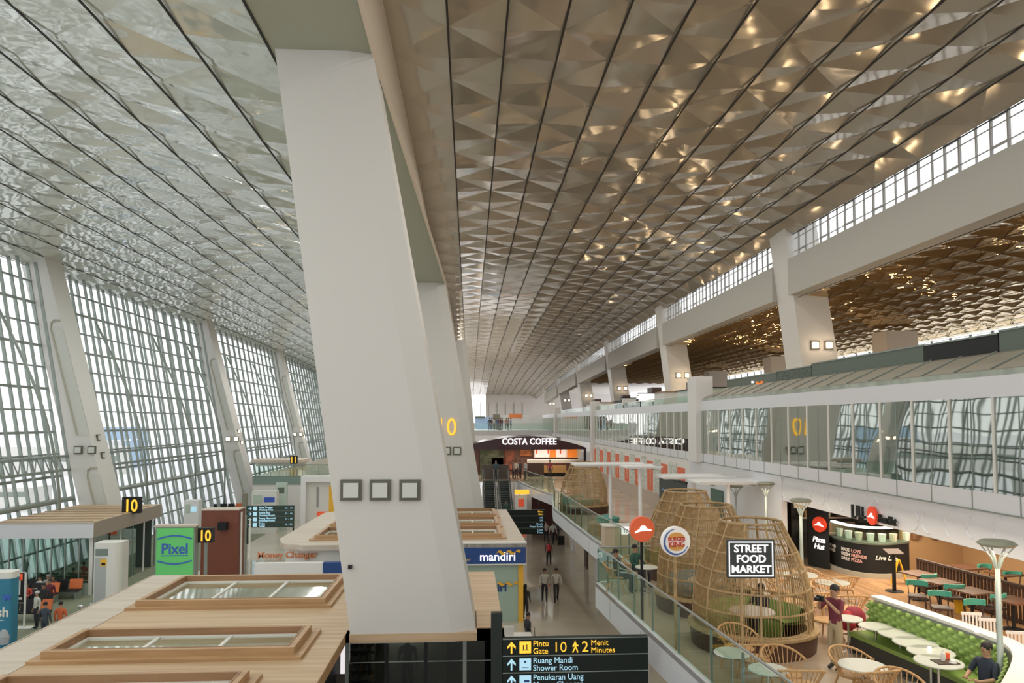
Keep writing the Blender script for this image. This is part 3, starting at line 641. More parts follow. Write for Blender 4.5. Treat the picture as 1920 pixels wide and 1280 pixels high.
# second sign beside the bank kiosk
SY2 = 49.0; qa, qb, qc = PY(893, 956, SY2), PY(1021, 956, SY2), PY(1021, 1001, SY2)
d2 = empty('direction_sign', (qa.x, SY2, 0), 'black direction sign hanging beyond the bank kiosk below the escalators', 'sign')
Wd = qb.x - qa.x; b = MB(); b.box((0, 0, qc.z), (Wd, .15, qa.z), signb); b.box((0, .01, 0), (.18, .14, qc.z), signb); b.build('board', d2)
for k in range(4):
    z = qc.z + (qa.z - qc.z) * (k + .5) / 4; hh = (qa.z - qc.z) / 4
    MB().box((0, -.01, z + hh * .48), (Wd, 0, z + hh * .52), steel).build('row_divider', d2)
    m = yel if k == 3 else cyan
    for zz, tx in ((z + .02, 'Pintu'), (z - .15, 'Gate')) if k == 3 else ((z + .02, ('Toilet', 'Musala', 'Lift')[k]), (z - .15, ('Toilet', 'Prayer Room', 'Lift')[k])):
        text('lettering', tx, .17, m, (Wd - .1, -.012, zz), parent=d2, align='RIGHT', ext=.004)
    picto(d2, 1.2, z, .28, m, 'seat'); glyph_up(d2, .85, z, .28, m)
# information board at left
SY3 = 57.0; qa, qb = PY(462, 948, SY3), PY(551, 988, SY3)
d3 = empty('information_board', (qa.x, SY3, 0), 'dark green information board with blue text at left behind the red brown block', 'sign')
Wd = qb.x - qa.x; Hh = qa.z - qb.z; b = MB(); b.box((0, 0, qb.z), (Wd, .15, qa.z), mat('board_green', (.04, .07, .06), .4)); b.build('board', d3)
q0 = PY(460, 925, SY3); MB().box((-.35, .0, 0), (0, .3, q0.z), mat('post_tan', (.25, .24, .18), .5)).build('post', d3)
MB().box((-.1, .02, 0), (.1, .1, qb.z), signb).build('leg', d3); MB().box((Wd - .1, .02, 0), (Wd, .1, qb.z), signb).build('leg', d3)
for k in range(4):
    z = qa.z - Hh * (k + .5) / 4; glyph_up(d3, .28, z, .3, cyan, math.pi / 2); picto(d3, .66, z, .3, cyan, '')
    l1, l2 = (('Area Tunggu', 'Waiting Area'), ('Ruang Bayi', 'Nursery Room'), ('Ruang Merokok', 'Smoking Room'), ('Toilet', 'Toilet'))[k]
    text('lettering', l1, .2, cyan, (.95, -.012, z + .02), parent=d3, ext=.004, bold=.006); text('lettering', l2, .2, cyan, (.95, -.012, z - .17), parent=d3, ext=.004, bold=.006)
    text('lettering', ('12 - 14', '15 - 16', '17 - 19', '20 - 22')[k], .2, cyan, (Wd - .12, -.012, z - .05), parent=d3, ext=.004, align='RIGHT')
    MB().box((0, -.01, z - Hh / 8 - .01), (Wd, 0, z - Hh / 8 + .01), steel).build('row_divider', d3)
# ================================================================ left side
GB10 = 40.6
bt = empty('smoking_lounge', (0, 0, 0), 'glass walled gate lounge with a plank roof at the far left', 'booth')
a, b_, c_, d_ = PY(0, 979, GB10), PY(174, 979, GB10), PY(174, 1008, GB10), PY(327, 945, 49.2)
zt, zb = b_.z, c_.z; xR = b_.x; xL = -25.6
b = MB(); b.box((xL, GB10, zb), (xR, 49.2, zt), roofw)
b.build('roof', bt)
b = MB(); b.box((xL, GB10 - .06, zb), (xR + .06, GB10, zt), fasc); b.box((xR, GB10, zb), (xR + .06, 49.2, zt + .0), mat('fascia_taupe', (.36, .31, .26), .5)); b.box((xL, GB10 - .08, zt - .06), (xR + .08, GB10, zt + .02), roofp); b.build('fascia', bt)
for k in range(7): MB().box((xL, GB10 + .2 + k * 1.15, zt), (xR - .1, GB10 + .28 + k * 1.15, zt + .05), mat('roof_batten', (.42, .34, .25), .6)).build('roof_batten', bt)
b = MB()
for k in range(8):
    xx = xL + (xR - .1 - xL) * k / 7; b.box((xx - .03, GB10 + .3, 0), (xx + .03, GB10 + .38, zb), steel)
for k in range(6): yy = GB10 + .3 + k * 1.55; b.box((xR - .15, yy - .03, 0), (xR - .08, yy + .03, zb), steel if k % 2 else whitep)
b.box((xR - .28, GB10 + .25, 0), (xR - .08, GB10 + .45, zb), offw); b.box((xL, GB10 + .3, .75), (xR - .1, GB10 + .34, .8), steel); b.build('frame', bt)
b = MB(); b.box((xL, GB10 + .33, .0), (xR - .15, GB10 + .35, zb), BG); b.box((xR - .12, GB10 + .35, 0), (xR - .10, 46, zb), BG); b.build('glass', bt)
b = MB(); b.box((xL, GB10 + .2, 0), (xR - .3, GB10 + .3, .62), mat('dado_green', (.35, .42, .36), .5)); b.build('dado', bt)
b = MB(); b.box((xL, 48.3, 0), (xR - .2, 48.4, zb), mat('lounge_dark', (.05, .07, .06), .5)); b.build('back_wall', bt)
# Gate 10 box sign on the roof
def boxsign(px0, py0, px1, py1, Y, txt, label, feet=None, size=None):
    a, c = PY(px0, py0, Y), PY(px1, py1, Y); w_, h = c.x - a.x, a.z - c.z
    s_ = empty('gate_sign', (a.x, Y, c.z), label, 'sign'); MB().box((0, 0, 0), (w_, .35, h), blk).build('box', s_)
    o = text('number', txt, h * 1.05, yel, (w_ / 2, -.02, h * .13), parent=s_, align='CENTER', bold=.02 * h, ext=.01, sx=.8)
    if feet is not None: b = MB(); b.box((w_ * .4, .1, feet - c.z), (w_ * .6, .2, 0), steel); b.build('bracket', s_)
    return s_
boxsign(229, 932, 262, 962, PX(245, 964, xR).y, '10', 'black box sign with yellow 10 on the edge of the lounge roof', zt)
boxsign(371, 990, 398, 1017, 37.4, '10', 'black box sign with yellow 10 beside the green advertising box', 0)
boxsign(544, 854, 557, 869, 84, '11', 'small lit number 11 gate sign far left on the upper level', MZ)
# green ad box
Ya = 37.0; a, c = PY(292, 988, Ya), PY(364, 1074, Ya)
ad = empty('advertising_box', (a.x, Ya, 0), 'green advertising light box with blue Pixel lettering', 'advertisement')
w_ = c.x - a.x; h = a.z
b = MB(); b.box((0, 0, 0), (w_, .5, h), steel); b.box((-.06, -.05, h), (w_ + .06, .55, h + .08), roofp); b.build('case', ad)
MB().box((.06, -.03, .1), (w_ - .06, 0, h - .05), mat('ad_green', (.10, .42, .12), .4, emit=(.12, .55, .15), es=.25)).build('panel', ad)
adb = mat('ad_blue', (.05, .12, .55), .4)
o = text('lettering', 'Pixel', .72, adb, (w_ / 2, -.045, h - 1.3), parent=ad, align='CENTER', bold=.012, sx=.95)
b = MB(); b.box((.3, -.045, h - 1.42), (w_ - .3, -.03, h - 1.38), adb)
for zc, s_ in ((h - .48, 1), (h - 1.75, -1)): b.tube([(.12 + (w_ - .24) * t / 10, -.04, zc + s_ * .16 * math.sin(math.pi * t / 10) - .1 * s_) for t in range(11)], .045, adb, 4)
b.build('arc_graphic', ad)
# kiosk terminal, white cylinder-ish cabinet
Yc = 36.2; a, c = PY(176, 1018, Yc), PY(222, 1118, Yc)
tm = empty('vending_cabinet', ((a.x + c.x) / 2, Yc + .5, 0), 'tall white rounded cabinet with grey front in front of the lounge', 'cabinet')
w_ = c.x - a.x; h = a.z
b = MB(); hw = w_ / 2; pl = [(-hw, -.45), (.15, -.5)] + [(hw - .35 + .35 * math.sin(t * math.pi / 10), -.15 - .35 * math.cos(t * math.pi / 10)) for t in range(6)] + [(hw, .45), (-hw, .45)]
b.prism(pl, .12, h, offw); b.build('body', tm); MB().prism([(x * .97, y * .97) for x, y in pl], 0, .12, blk).build('plinth', tm)
b = MB(); b.box((-hw + .06, -.49, .2), (.1, -.44, h - .7), mat('cabinet_grey', (.45, .47, .47), .4)); b.build('front_panel', tm)
b = MB(); b.box((-hw + .08, -.495, h - .62), (.1, -.44, h - .28), mat('screen_grey', (.22, .26, .24), .2)); b.build('screen', tm)
b = MB(); b.box((-hw + .32, -.50, h - 1.1), (-hw + .62, -.48, h - .78), rib); b.box((-hw + .38, -.505, h - 1.06), (-hw + .56, -.5, h - .94), blk); b.build('sticker', tm)
# red brown block
Yr = 44.0; a, c = PY(378, 957, Yr), PY(446, 1040, Yr)
rb = empty('service_block', (a.x, Yr, 0), 'red brown service block with a small black box between the two black signs', 'block')
MB().box((0, 0, 0), (c.x - a.x, 1.2, a.z), brick).build('body', rb); MB().box((-.03, -.03, a.z), (c.x - a.x + .03, 1.23, a.z + .06), roofp).build('cap', rb)
q = PY(420, 984, Yr); MB().box((q.x - a.x - .25, -.4, q.z - .25), (q.x - a.x + .25, 0, q.z + .2), blk).build('black_box', rb)
b = MB()
for k in range(3): b.box((c.x - a.x + .1 + k * .25, .1, 0), (c.x - a.x + .18 + k * .25, .2, a.z - .1 - k * .2), offw if k != 1 else steel)
b.build('pipe', rb)
# queue barriers in front of it
for k, (px, py) in enumerate(((382, 1074), (400, 1073), (420, 1072), (440, 1070))):
    q = PZ(px, py + 24, 0); s_ = empty('queue_post', (q.x, 35 + k * .4, 0), 'slim steel queue post by the green advertising box', 'queue post', group='queue posts by the green box')
    MB().lathe([(0, 0), (.16, 0), (.16, .03), (.025, .05), (.025, 1.0), (0, 1.02)], chrome, n=10).build('pole', s_)
    if k < 3: MB().box((0, -.01, .88), (.42, .01, .95), blue).build('belt', s_)
# big blue banner at the left edge, roll-up sign
q = PZ(-22, 1225, 0); bn = empty('advertising_pillar', (q.x, q.y, 0), 'blue advertising pillar cut by the left frame edge', 'advertisement')
hb = PY(10, 1082, q.y).z
rp = [(sx1 * (1.0 - .15) + .15 * math.cos(math.radians(a0 + t * 15)), sy1 * .15 + .15 * math.sin(math.radians(a0 + t * 15))) for sx1, sy1, a0 in ((1, 1, 0), (-1, 1, 90), (-1, -1, 180), (1, -1, 270)) for t in range(7)]
MB().prism(rp, .15, hb, mat('banner_blue', (.03, .20, .32), .4)).build('wrap', bn); MB().prism([(x * .98, y * .95) for x, y in rp], 0, .15, blk).build('base', bn); MB().prism([(x * 1.02, y * 1.05) for x, y in rp], hb, hb + .26, offw).build('cap', bn)
text('lettering', 'sh', .52, offw, (.48, -.315, hb - 1.5), parent=bn, bold=.015); text('lettering', 'W', .30, adb, (.70, -.315, hb - .85), parent=bn, bold=.015); MB().box((.5, -.312, hb - 1.66), (.75, -.30, hb - 1.63), offw).build('underline', bn)
MB().lathe([(0, -.02), (.2, 0), (.22, .3), (.16, .55), (.07, .62), (.09, .72), (.07, .82), (0, .85)], mat('figure_grey', (.4, .42, .45), .6), c=(.76, -.20, .45), n=12).build('printed_figure', bn)
q = PZ(45, 1177, 0); ru = empty('standing_sign', (q.x, q.y, 0), 'slim standing sign with a red and black face beside the blue pillar', 'sign')
hs = PY(40, 1073, q.y).z; b = MB(); b.box((-.03, -.03, 0), (.04, .03, hs), offw); b.box((-.35, -.2, 0), (.4, .2, .04), offw); b.build('stand', ru)
b = MB(); b.box((-.42, -.02, hs - 1.35), (-.03, .02, hs), blk); b.box((-.45, -.01, hs - 1.38), (-.0, .0, hs + .03), offw); b.build('face', ru)
b = MB(); b.box((-.33, -.03, hs - .35), (-.12, -.02, hs - .05), red); b.box((-.3, -.03, hs - 1.0), (-.2, -.02, hs - .2), offw); b.box((-.36, -.03, hs - 1.22), (-.12, -.02, hs - 1.12), offw); b.build('print', ru)
q = PZ(136, 1175, 0)
for k in range(2):
    o = MB().lathe([(0, 0), (.13, 0), (.13, .7), (.15, .72), (.12, .76), (0, .76)], chrome, n=14).build('steel_bin'); o.location = (q.x + .4 * k - .15, q.y + 1 + .3 * k, 0); tag(o, ('left', 'right')[k] + ' of two small steel bins by the kiosk roof corner', 'bin')
# gate seating rows
def seatrow(name='bench_seat'):
    s_ = empty('waiting_bench', (0, 0, 0), 'x', 'bench')
    MB().box((-1.5, -.05, .36), (1.5, .05, .41), steel).build('beam', s_)
    for k in range(4):
        x = -1.12 + .75 * k; MB().box((x - .33, -.3, .41), (x + .33, .25, .47), blk).build('seat', s_)
        b = MB(); b.hexa([(x - .33, .22, .47), (x + .33, .22, .47), (x + .33, .27, .47), (x - .33, .27, .47), (x - .33, .33, .95), (x + .33, .33, .95), (x + .33, .38, .95), (x - .33, .38, .95)], mat('seat_orange', (.75, .18, .05), .5) if k == 3 else blk); b.build('backrest', s_)
    for x in (-1.4, 1.4): MB().box((x - .03, -.3, 0), (x + .03, .3, .36), steel).build('leg', s_)
    return s_
sr = seatrow(); index_kids()
for k, (px, py, r) in enumerate(((95, 1122, 0), (50, 1130, 0), (30, 1165, 0), (425, 962, .1), (500, 962, 0))):
    z = 0; q = PZ(px, py, z)
    place(sr, (q.x, q.y, 0), r, ('orange and black waiting seats nearest the white cabinet', 'waiting seats behind the slim standing sign', 'waiting seats beside the blue pillar', 'far waiting seats behind the red brown block', 'far waiting seats right of the information board')[k], k == 0)
# white structures far left
for k, (x0, y0, x1, y1, Y, m, lab) in enumerate((
    (472, 921, 518, 952, 62, offw, 'white self service stand with a screen above the information board'), (345, 938, 372, 960, 60, whitep, 'small white desk with pale blue panel above the red brown block'))):
    a, c = PY(x0, y0, Y), PY(x1, y1, Y); t = empty('service_stand', (a.x, Y, 0), lab, 'stand'); w_ = c.x - a.x
    MB().box((0, 0, 0), (w_, .8, a.z), m).build('body', t); MB().box((.15, -.04, a.z - 1.0), (w_ * .42, 0, a.z - .3), gglass).build('screen', t); MB().box((w_ * .5, -.04, a.z - .9), (w_ - .15, 0, a.z - .5), adb if k == 0 else cyan).build('panel', t)
a, c = PY(517, 905, 64), PY(537, 952, 64); t = empty('partition_panel', (a.x, 64, 0), 'tall pale grey partition beside the white self service stand', 'partition'); MB().box((0, 0, 0), (c.x - a.x, .4, a.z), gglass).build('body', t); MB().box((.2, -.03, a.z - .9), (c.x - a.x - .2, 0, a.z - .4), greyg).build('panel', t)
# white portal shop
Yp = 60.0; a, c, e = PY(564, 893, Yp), PY(614, 962, Yp), PY(572, 900, Yp)
pt = empty('portal_frame', (a.x, Yp, 0), 'white rounded portal with posters left of the huge pillar', 'portal'); w_ = 8; h = a.z
b = MB(); b.box((0, 0, 0), (.4, 1.2, h), whitep); b.box((.4, 0, h - .45), (w_, 1.2, h), whitep); b.box((.4, .5, 0), (w_, .6, h - .45), offw); b.build('frame', pt)
for x, z0, z1, m, nm in ((1.25, .3, 2.0, red, 'poster'), (1.2, 2.4, h - .9, mat('pole_grey', (.3, .3, .3)), 'banner_pole'), (2.2, 1.8, h - .8, rib, 'poster'), (2.3, .3, 1.5, darkw, 'poster')):
    MB().box((x, .44, z0), (x + (.15 if nm == 'banner_pole' else .75), .5, z1), m).build(nm, pt)
# jet bridge-ish pale roof past gate 11
a, c = PY(480, 862, 86), PY(560, 884, 86)
t = MB(); t.box((a.x, 86, MZ), (c.x, 90, a.z - .1), offw); t.box((a.x - .5, 85.7, a.z - .3), (c.x + .5, 90, a.z), cream); t.box((a.x + .3, 85.95, MZ + .3), (c.x - .3, 86, a.z - .6), gglass); tag(t.build('gate_booth'), 'low pale gate booth under the small number 11 sign', 'booth')
# ================================================================ escalators and Costa
def escalator(x0, label):
    t = empty('escalator', (x0, 0, 0), label, 'escalator'); ya, yb_ = 55.0, 63.8
    b = MB(); n = 26
    for k in range(n):
        y = ya + (yb_ - ya) * k / n; z = MZ * k / n; b.box((.15, y, z), (1.0, y + (yb_ - ya) / n, z + MZ / n), mat('step_dark', (.03, .04, .042), .4)); b.box((.15, y - .01, z + MZ / n - .03), (1.0, y + .02, z + MZ / n), steel)
    b.build('steps', t)
    for x in (.03, 1.0):
        b = MB(); b.hexa([(x, ya, .0), (x + .12, ya, .0), (x + .12, yb_, MZ - .1), (x, yb_, MZ - .1), (x, ya, 1.0), (x + .12, ya, 1.0), (x + .12, yb_ + .3, MZ + 1.0), (x, yb_ + .3, MZ + 1.0)], mat('balustrade_pale', (.55, .56, .50), .3, .3)); o = b.build('balustrade', t)
        MB().tube([(x + .06, ya - .3, .7), (x + .06, ya, 1.03), (x + .06, yb_, MZ + 1.03), (x + .06, yb_ + .5, MZ + .9)], .05, blk, 6).build('handrail', o)
    b = MB(); b.hexa([(0, ya, -.0), (1.15, ya, -.0), (1.15, yb_, MZ - .9), (0, yb_, MZ - .9), (0, ya + .1, .1), (1.15, ya + .1, .1), (1.15, yb_, MZ - .4), (0, yb_, MZ - .4)], offw); b.build('truss', t); return t
xe = PY(906, 950, 58).x; escalator(xe, 'left escalator climbing to the coffee shop beside the second pillar'); escalator(xe + 1.3, 'right escalator climbing to the coffee shop with a passenger')
YC = 66.0; a, c = PY(893, 838, YC), PY(1098, 900, YC); mz = MZ
area('coffee_shop_fill', (5.5, 68.2, 6.9), 8, 2, 260, (1, .8, .6)); cs = empty('coffee_shop', (0, 0, 0), 'dark brown curved coffee shop with white COSTA COFFEE letters over the escalators', 'shop')  # area light added to lift the dark shop interior, no fixture
xa, xb = PY(888, 838, YC).x, PY(1099, 838, YC).x
maro = mat('costa_maroon', (.05, .018, .022), .35); costaw = mat('costa_wall', (.13, .06, .045), .5)
b = MB(); N = 16
def zc_(t): return PY(990, 818, YC).z - .95 * (abs(t - .45) * 1.9) ** 2
top = [(xa + (xb - xa) * i / N, zc_(i / N)) for i in range(N + 1)]
dep = [PY(0, 0, YC).y - 1.2 * math.sin(math.pi * i / N) for i in range(N + 1)]
zb_ = PY(960, 842, YC).z
for i in range(N):
    (x0, z0), (x1, z1) = top[i], top[i + 1]; y0, y1 = dep[i], dep[i + 1]
    b.hexa([(x0, y0, min(zb_, z0 - .2)), (x1, y1, min(zb_, z1 - .2)), (x1, y1 + .4, min(zb_, z1 - .2)), (x0, y0 + .4, min(zb_, z0 - .2)), (x0, y0, z0), (x1, y1, z1), (x1, y1 + .4, z1), (x0, y0 + .4, z0)], maro)
    b.hexa([(x0, y0, z0 - .04), (x1, y1, z1 - .04), (x1, YC + 6, z1 - .04), (x0, YC + 6, z0 - .04), (x0, y0, z0), (x1, y1, z1), (x1, YC + 6, z1), (x0, YC + 6, z0)], maro)
b.build('canopy', cs)
b = MB(); b.box((xa, YC + 5, mz), (xb, YC + 5.2, zb_ + .3), costaw); b.box((xb - .2, YC, mz), (xb, YC + .2, zb_), blk); b.build('back_wall', cs)
q = PY(941, 833, YC - 1.35); text('lettering', 'COSTA COFFEE', .80, mat('costa_white', (.95, .95, .95), .5, emit=(1, .97, .98), es=1.2), (q.x, q.y, q.z), parent=cs, bold=.012, ext=.05, sx=.88)
def cpan(x0, y0, x1, y1, m, nm, Y=YC + 4.8):
    a, c = PY(x0, y0, Y), PY(x1, y1, Y); return MB().box((a.x, Y, c.z), (c.x, Y + .08, a.z), m).build(nm, cs)
cpan(1001, 833, 1090, 858, mat('costa_cream', (.55, .45, .32), .5, emit=(.8, .65, .45), es=.25), 'menu_wall')
pinkw = mat('menu_white', (.85, .72, .66), .5, emit=(1, .82, .75), es=.5); oran = mat('menu_orange', (.8, .22, .03), .5, emit=(1, .25, .03), es=.45)
for x0, x1, m in ((1003, 1030, pinkw), (1031, 1042, oran), (1043, 1062, pinkw), (1064, 1082, oran)): cpan(x0, 838, x1, 857, m, 'menu_panel', YC + 4.6)
for x in (1006, 1028, 1051): cpan(x - 1.3, 842, x + 1.3, 850, red, 'printed_tree', YC + 4.5)
cpan(900, 836, 944, 892, mat('leaf_mural', (.12, .14, .08), .6, grain=((1.4, 1.4, 1.4), (.03, .035, .02))), 'leaf_mural'); cpan(946, 836, 965, 880, mat('glow_mural', (.28, .08, .04), .6, grain=((2, 2, 2), (.05, .02, .02))), 'poster'); cpan(975, 836, 998, 855, mat('glow_mural2', (.45, .14, .03), .6, grain=((2, 2, 2), (.06, .03, .02))), 'poster'); cpan(922, 858, 948, 878, mat('brick_mural', (.22, .05, .03), .6), 'brick_mural')
a, c = PY(990, 868, YC + 2), PY(1020, 888, YC + 2)
b = MB(); b.box((a.x, YC + 2, mz), (c.x, YC + 3, a.z), darkw); b.build('counter', cs); a2, c2_ = PY(1020, 873, YC + 2), PY(1062, 886, YC + 2)
MB().box((a2.x, YC + 2, c2_.z), (c2_.x, YC + 3, a2.z), mat('honey_panel', (.55, .33, .12), .5)).build('counter_front', cs); MB().box((a2.x, YC + 2.1, mz), (c2_.x, YC + 3, c2_.z), blk).build('counter_base', cs)
b = MB(); b.box((a.x, YC + 2.2, a.z), (c.x + 4, YC + 3, a.z + .3), offw); b.build('machine_row', cs)
# low planter wall left of it
a, c = PY(903, 872, YC - 1), PY(955, 890, YC - 1); tag(MB().box((a.x, YC - .6, mz), (c.x, YC - .2, a.z), mat('low_wall', (.10, .08, .07), .6)).build('low_wall'), 'dark low wall at the head of the escalators', 'low wall')
# floor level stand with yellow sign under the mezzanine
Yk = 57.5; a, c = PY(966, 928, Yk), PY(992, 962, Yk)
t = empty('snack_stand', (a.x, Yk, 0), 'red and white striped snack stand with a yellow sign under the mezzanine', 'stand'); w_ = c.x - a.x
b = MB(); b.box((0, 0, 0), (w_ * .85, 1, a.z), whitep); b.build('body', t)
[MB().box((.1 + k * .22, -.02, .2), (.2 + k * .22, 0, 1.6), red).build('red_stripe', t) for k in range(4)]; MB().box((.25, -.03, a.z - .9), (w_ * .85 - .25, 0, a.z - .3), red).build('red_panel', t)
q = PY(965, 918, Yk - .2); q2 = PY(992, 926, Yk - .2); MB().box((q.x - a.x, -.3, q2.z), (q2.x - a.x, -.1, q.z), yel).build('sign', t)
MB().box((w_ * .3, -.1, a.z), (w_ * .35, 0, q2.z), steel).build('sign_post', t)
tag(MB().box((PY(997, 930, 60).x, 60, 0), (7.5, 60.3, MZ - .8), mat('maroon_wall', (.12, .04, .04), .6)).build('partition_wall'), 'dark maroon partition under the mezzanine behind the snack stand', 'partition')
# ================================================================ mezzanine balustrade
def railing(pts, label, z=MZ, posts=True):
    t = empty('glass_balustrade', (0, 0, 0), label, 'railing')
    rails = []
    for (x0, y0), (x1, y1) in zip(pts[:-1], pts[1:]):
        L = math.hypot(x1 - x0, y1 - y0); n = max(1, round(L / 1.5)); dx, dy = (x1 - x0) / L, (y1 - y0) / L
        for k in range(n):
            a = Vector((x0 + (x1 - x0) * k / n + dx * .03, y0 + (y1 - y0) * k / n + dy * .03, 0)); c = Vector((x0 + (x1 - x0) * (k + 1) / n - dx * .03, y0 + (y1 - y0) * (k + 1) / n - dy * .03, 0))
            nx, ny = dy * .012, -dx * .012
            MB().hexa([(a.x, a.y, z - .1), (c.x, c.y, z - .1), (c.x + nx, c.y + ny, z - .1), (a.x + nx, a.y + ny, z - .1), (a.x, a.y, z + 1.1), (c.x, c.y, z + 1.1), (c.x + nx, c.y + ny, z + 1.1), (a.x + nx, a.y + ny, z + 1.1)], RAIL).build('glass_panel', t)
            if posts: q = (x0 + (x1 - x0) * k / n, y0 + (y1 - y0) * k / n); MB().box((q[0] + .02, q[1] - .03, z), (q[0] + .06, q[1] + .03, z + 1.05), steel).build('post', t)
            rails.append((a.x + .05, a.y, z + 1.12))
    rails.append((pts[-1][0] + .05, pts[-1][1], z + 1.12))
    MB().tube(rails, .028, mat('handrail_steel', (.34, .36, .34), .45, .3), 6).build('handrail', t)
    return t
railing([(x + .06, y) for x, y in EDGE[1:6]], 'glass balustrade on the near white mezzanine edge by the rattan chairs')
railing([(x + .06, y) for x, y in EDGE[6:15]], 'glass balustrade curving away along the far mezzanine edge')
railing([(4.15, 23.4), (5.9, 23.5)], 'short glass balustrade at the mezzanine corner step')
railing([(-20.4, 70.1), (.5, 70.1)], 'glass balustrade of the far upper level on the left')
# side walls closing the mezzanine on the right
struct(MB().box((25.6, -2, 0), (26, 130, DK - .2), corr).build('wall_right'))
# poster wall and dark doorway under the corridor
pw = empty('poster_wall', (0, 0, 0), 'long white poster wall with tall orange banners under the corridor glass', 'poster wall')
MB().box((GX, 36.2, MZ + .9), (GX + .1, 66, GB - .42), skyw).build('panel', pw); MB().box((GX + .02, 36.2, MZ), (GX + .14, 66, MZ + .9), mat('dado_beige', (.50, .40, .33), .5)).build('dado', pw)
bred = mat('banner_red', (.72, .15, .06), .5); bprint = mat('banner_print', (.38, .42, .36), .6, grain=((5, 5, 5), (.75, .75, .7)))
y = 37.0; k = 0
while y < 64:
    MB().box((GX - .03, y, MZ + .95), (GX, y + 1.3, GB - .9), bred).build('banner', pw); MB().box((GX - .02, y + 1.5, MZ + .95), (GX, y + 2.9, GB - .7), bprint).build('print_panel', pw)
    MB().box((GX - .04, y + .4, MZ + 1.2), (GX - .03, y + .6, GB - 1.4), mat('banner_text', (.85, .6, .5), .5, grain=((1, 1, 6), (.72, .2, .1)))).build('banner_lettering', pw)
    y += 3.3; k += 1
a, c = PX(1237, 893, GX - .02), PX(1288, 960, GX - .02)
dwy = MB().box((GX - .06, c.y, MZ), (GX + .02, a.y, a.z), mat('doorway_dark', (.03, .045, .042), .5)); dwy.box((GX - .08, c.y - .1, a.z), (GX + .0, a.y + .1, a.z + .12), blk)
struct(dwy.build('door_10'))
a, c = PX(1243, 916, GX - .1), PX(1282, 930, GX - .1); tag(MB().box((GX - .16, c.y, c.z), (GX - .09, a.y, a.z), mat('screen_blue', (.05, .2, .5), .4, emit=(.1, .35, .8), es=.4)).build('blue_screen'), 'blue lit screen hanging in the dark doorway', 'screen')
struct(MB().box((GX - .0, 25.4, MZ), (GX + .2, 36.2, GB - .4), fasc).build('wall_right'))
a = PX(1345, 917, GX); struct(MB().box((GX - .05, a.y - .8, MZ), (GX, a.y + .8, a.z), mat('door_green', (.07, .13, .10), .5)).build('door_11'))
# ================================================================ pods
def pod(cushion):
    t = empty('woven_dining_pod', (0, 0, 0), 'x', 'dining pod')
    R = 1.45
    MB().lathe([(R - .12, .0), (R + .05, 0), (R + .1, .42), (R - .12, .42), (R - .12, 0)], drum, n=40, a0=math.radians(-200), a1=math.radians(100)).build('base_drum', t)
    MB().lathe([(R - .16, .42), (R + .14, .42), (R + .14, .48), (R - .16, .48), (R - .16, .42)], ratt, n=40, a0=math.radians(-200), a1=math.radians(100)).build('base_rim', t)
    prof = [(1.42, .0), (1.46, .45), (1.45, .9), (1.40, 1.35), (1.29, 1.75), (1.12, 2.15), (.92, 2.5), (.74, 2.85)]
    def rr(z):
        for (r0, z0), (r1, z1) in zip(prof[:-1], prof[1:]):
            if z0 <= z <= z1: return r0 + (r1 - r0) * (z - z0) / (z1 - z0)
        return prof[-1][0]
    for z in (0.02, .48, .95, 1.4, 1.8, 2.2, 2.55, 2.85):
        MB().tube([(rr(z) * math.cos(a), rr(z) * math.sin(a), z) for a in [2 * math.pi * k / 36 for k in range(36)]], .024 if z < 2.8 else .035, ratt, 5, True).build('hoop', t)
    for k in range(10):
        a = 2 * math.pi * k / 10 + .2
        MB().tube([(r * math.cos(a), r * math.sin(a), z) for r, z in prof], .03, ratt, 5).build('rib', t)
    b = MB()
    for k in range(120):
        a = 2 * math.pi * k / 120
        if 22 <= k < 36: continue                       # doorway side at the back
        dense = 55 <= k < 90
        top = 2.85 if dense or k % 2 == 0 else 2.3
        b.tube([((r - .01) * math.cos(a), (r - .01) * math.sin(a), z) for r, z in prof if z <= top], .0095, ratt, 3)
        if dense: a2 = a + math.pi / 120; b.tube([((r - .01) * math.cos(a2), (r - .01) * math.sin(a2), z) for r, z in prof], .012, ratt, 3)
    tag(b.build('woven_canes', t), kind='stuff')
    for z in ():
        pass
    b = MB()
    for k in range(15): z = .2 + k * .19; b.tube([((rr(z) - .015) * math.cos(a), (rr(z) - .015) * math.sin(a), z) for a in [math.radians(165 + 100 * j / 12) for j in range(13)]], .009, ratt, 3)
    b.build('cross_weave', t)
    MB().lathe([(.75, 0), (.78, .42), (1.28, .45), (1.32, .43), (1.32, .8), (1.22, .82), (1.16, .5), (.80, .47)], cushion, n=36, a0=math.radians(20), a1=math.radians(250)).build('round_sofa', t, smooth=True)
    MB().lathe([(0, .70), (.55, .70), (.57, .73), (.55, .76), (0, .76)], mat('pod_table', (.52, .46, .38), .4), n=28).build('table_top', t); MB().lathe([(.25, 0), (.25, .03), (.04, .05), (.04, .7)], blk, n=12).build('table_stem', t)
    return t
pods = [(1424, 1222, greenc, 'nearest woven rattan dining pod behind the black street food market sign', -25), (1334, 1150, tealb, 'middle woven rattan dining pod behind the round burger sign', 10), (1292, 1088, greenc, 'third woven rattan dining pod behind the round orange sign', 30), (1095, 962, teal, 'far woven rattan dining pod standing alone near the coffee shop', 60)]
pc = []
for px, py, cu, lab, rz in pods:
    pr = pod(cu); q = PZ(px, py, MZ); D = Vector((q.x, q.y, 0)).normalized() * 0.2
    pr.location = (q.x + .1, q.y + .65, MZ); pr.rotation_euler = (0, 0, math.radians(rz)); pr['label'] = lab; pr['group'] = 'woven dining pods'; pr.scale = (.93, .93, 1); pc.append(pr)
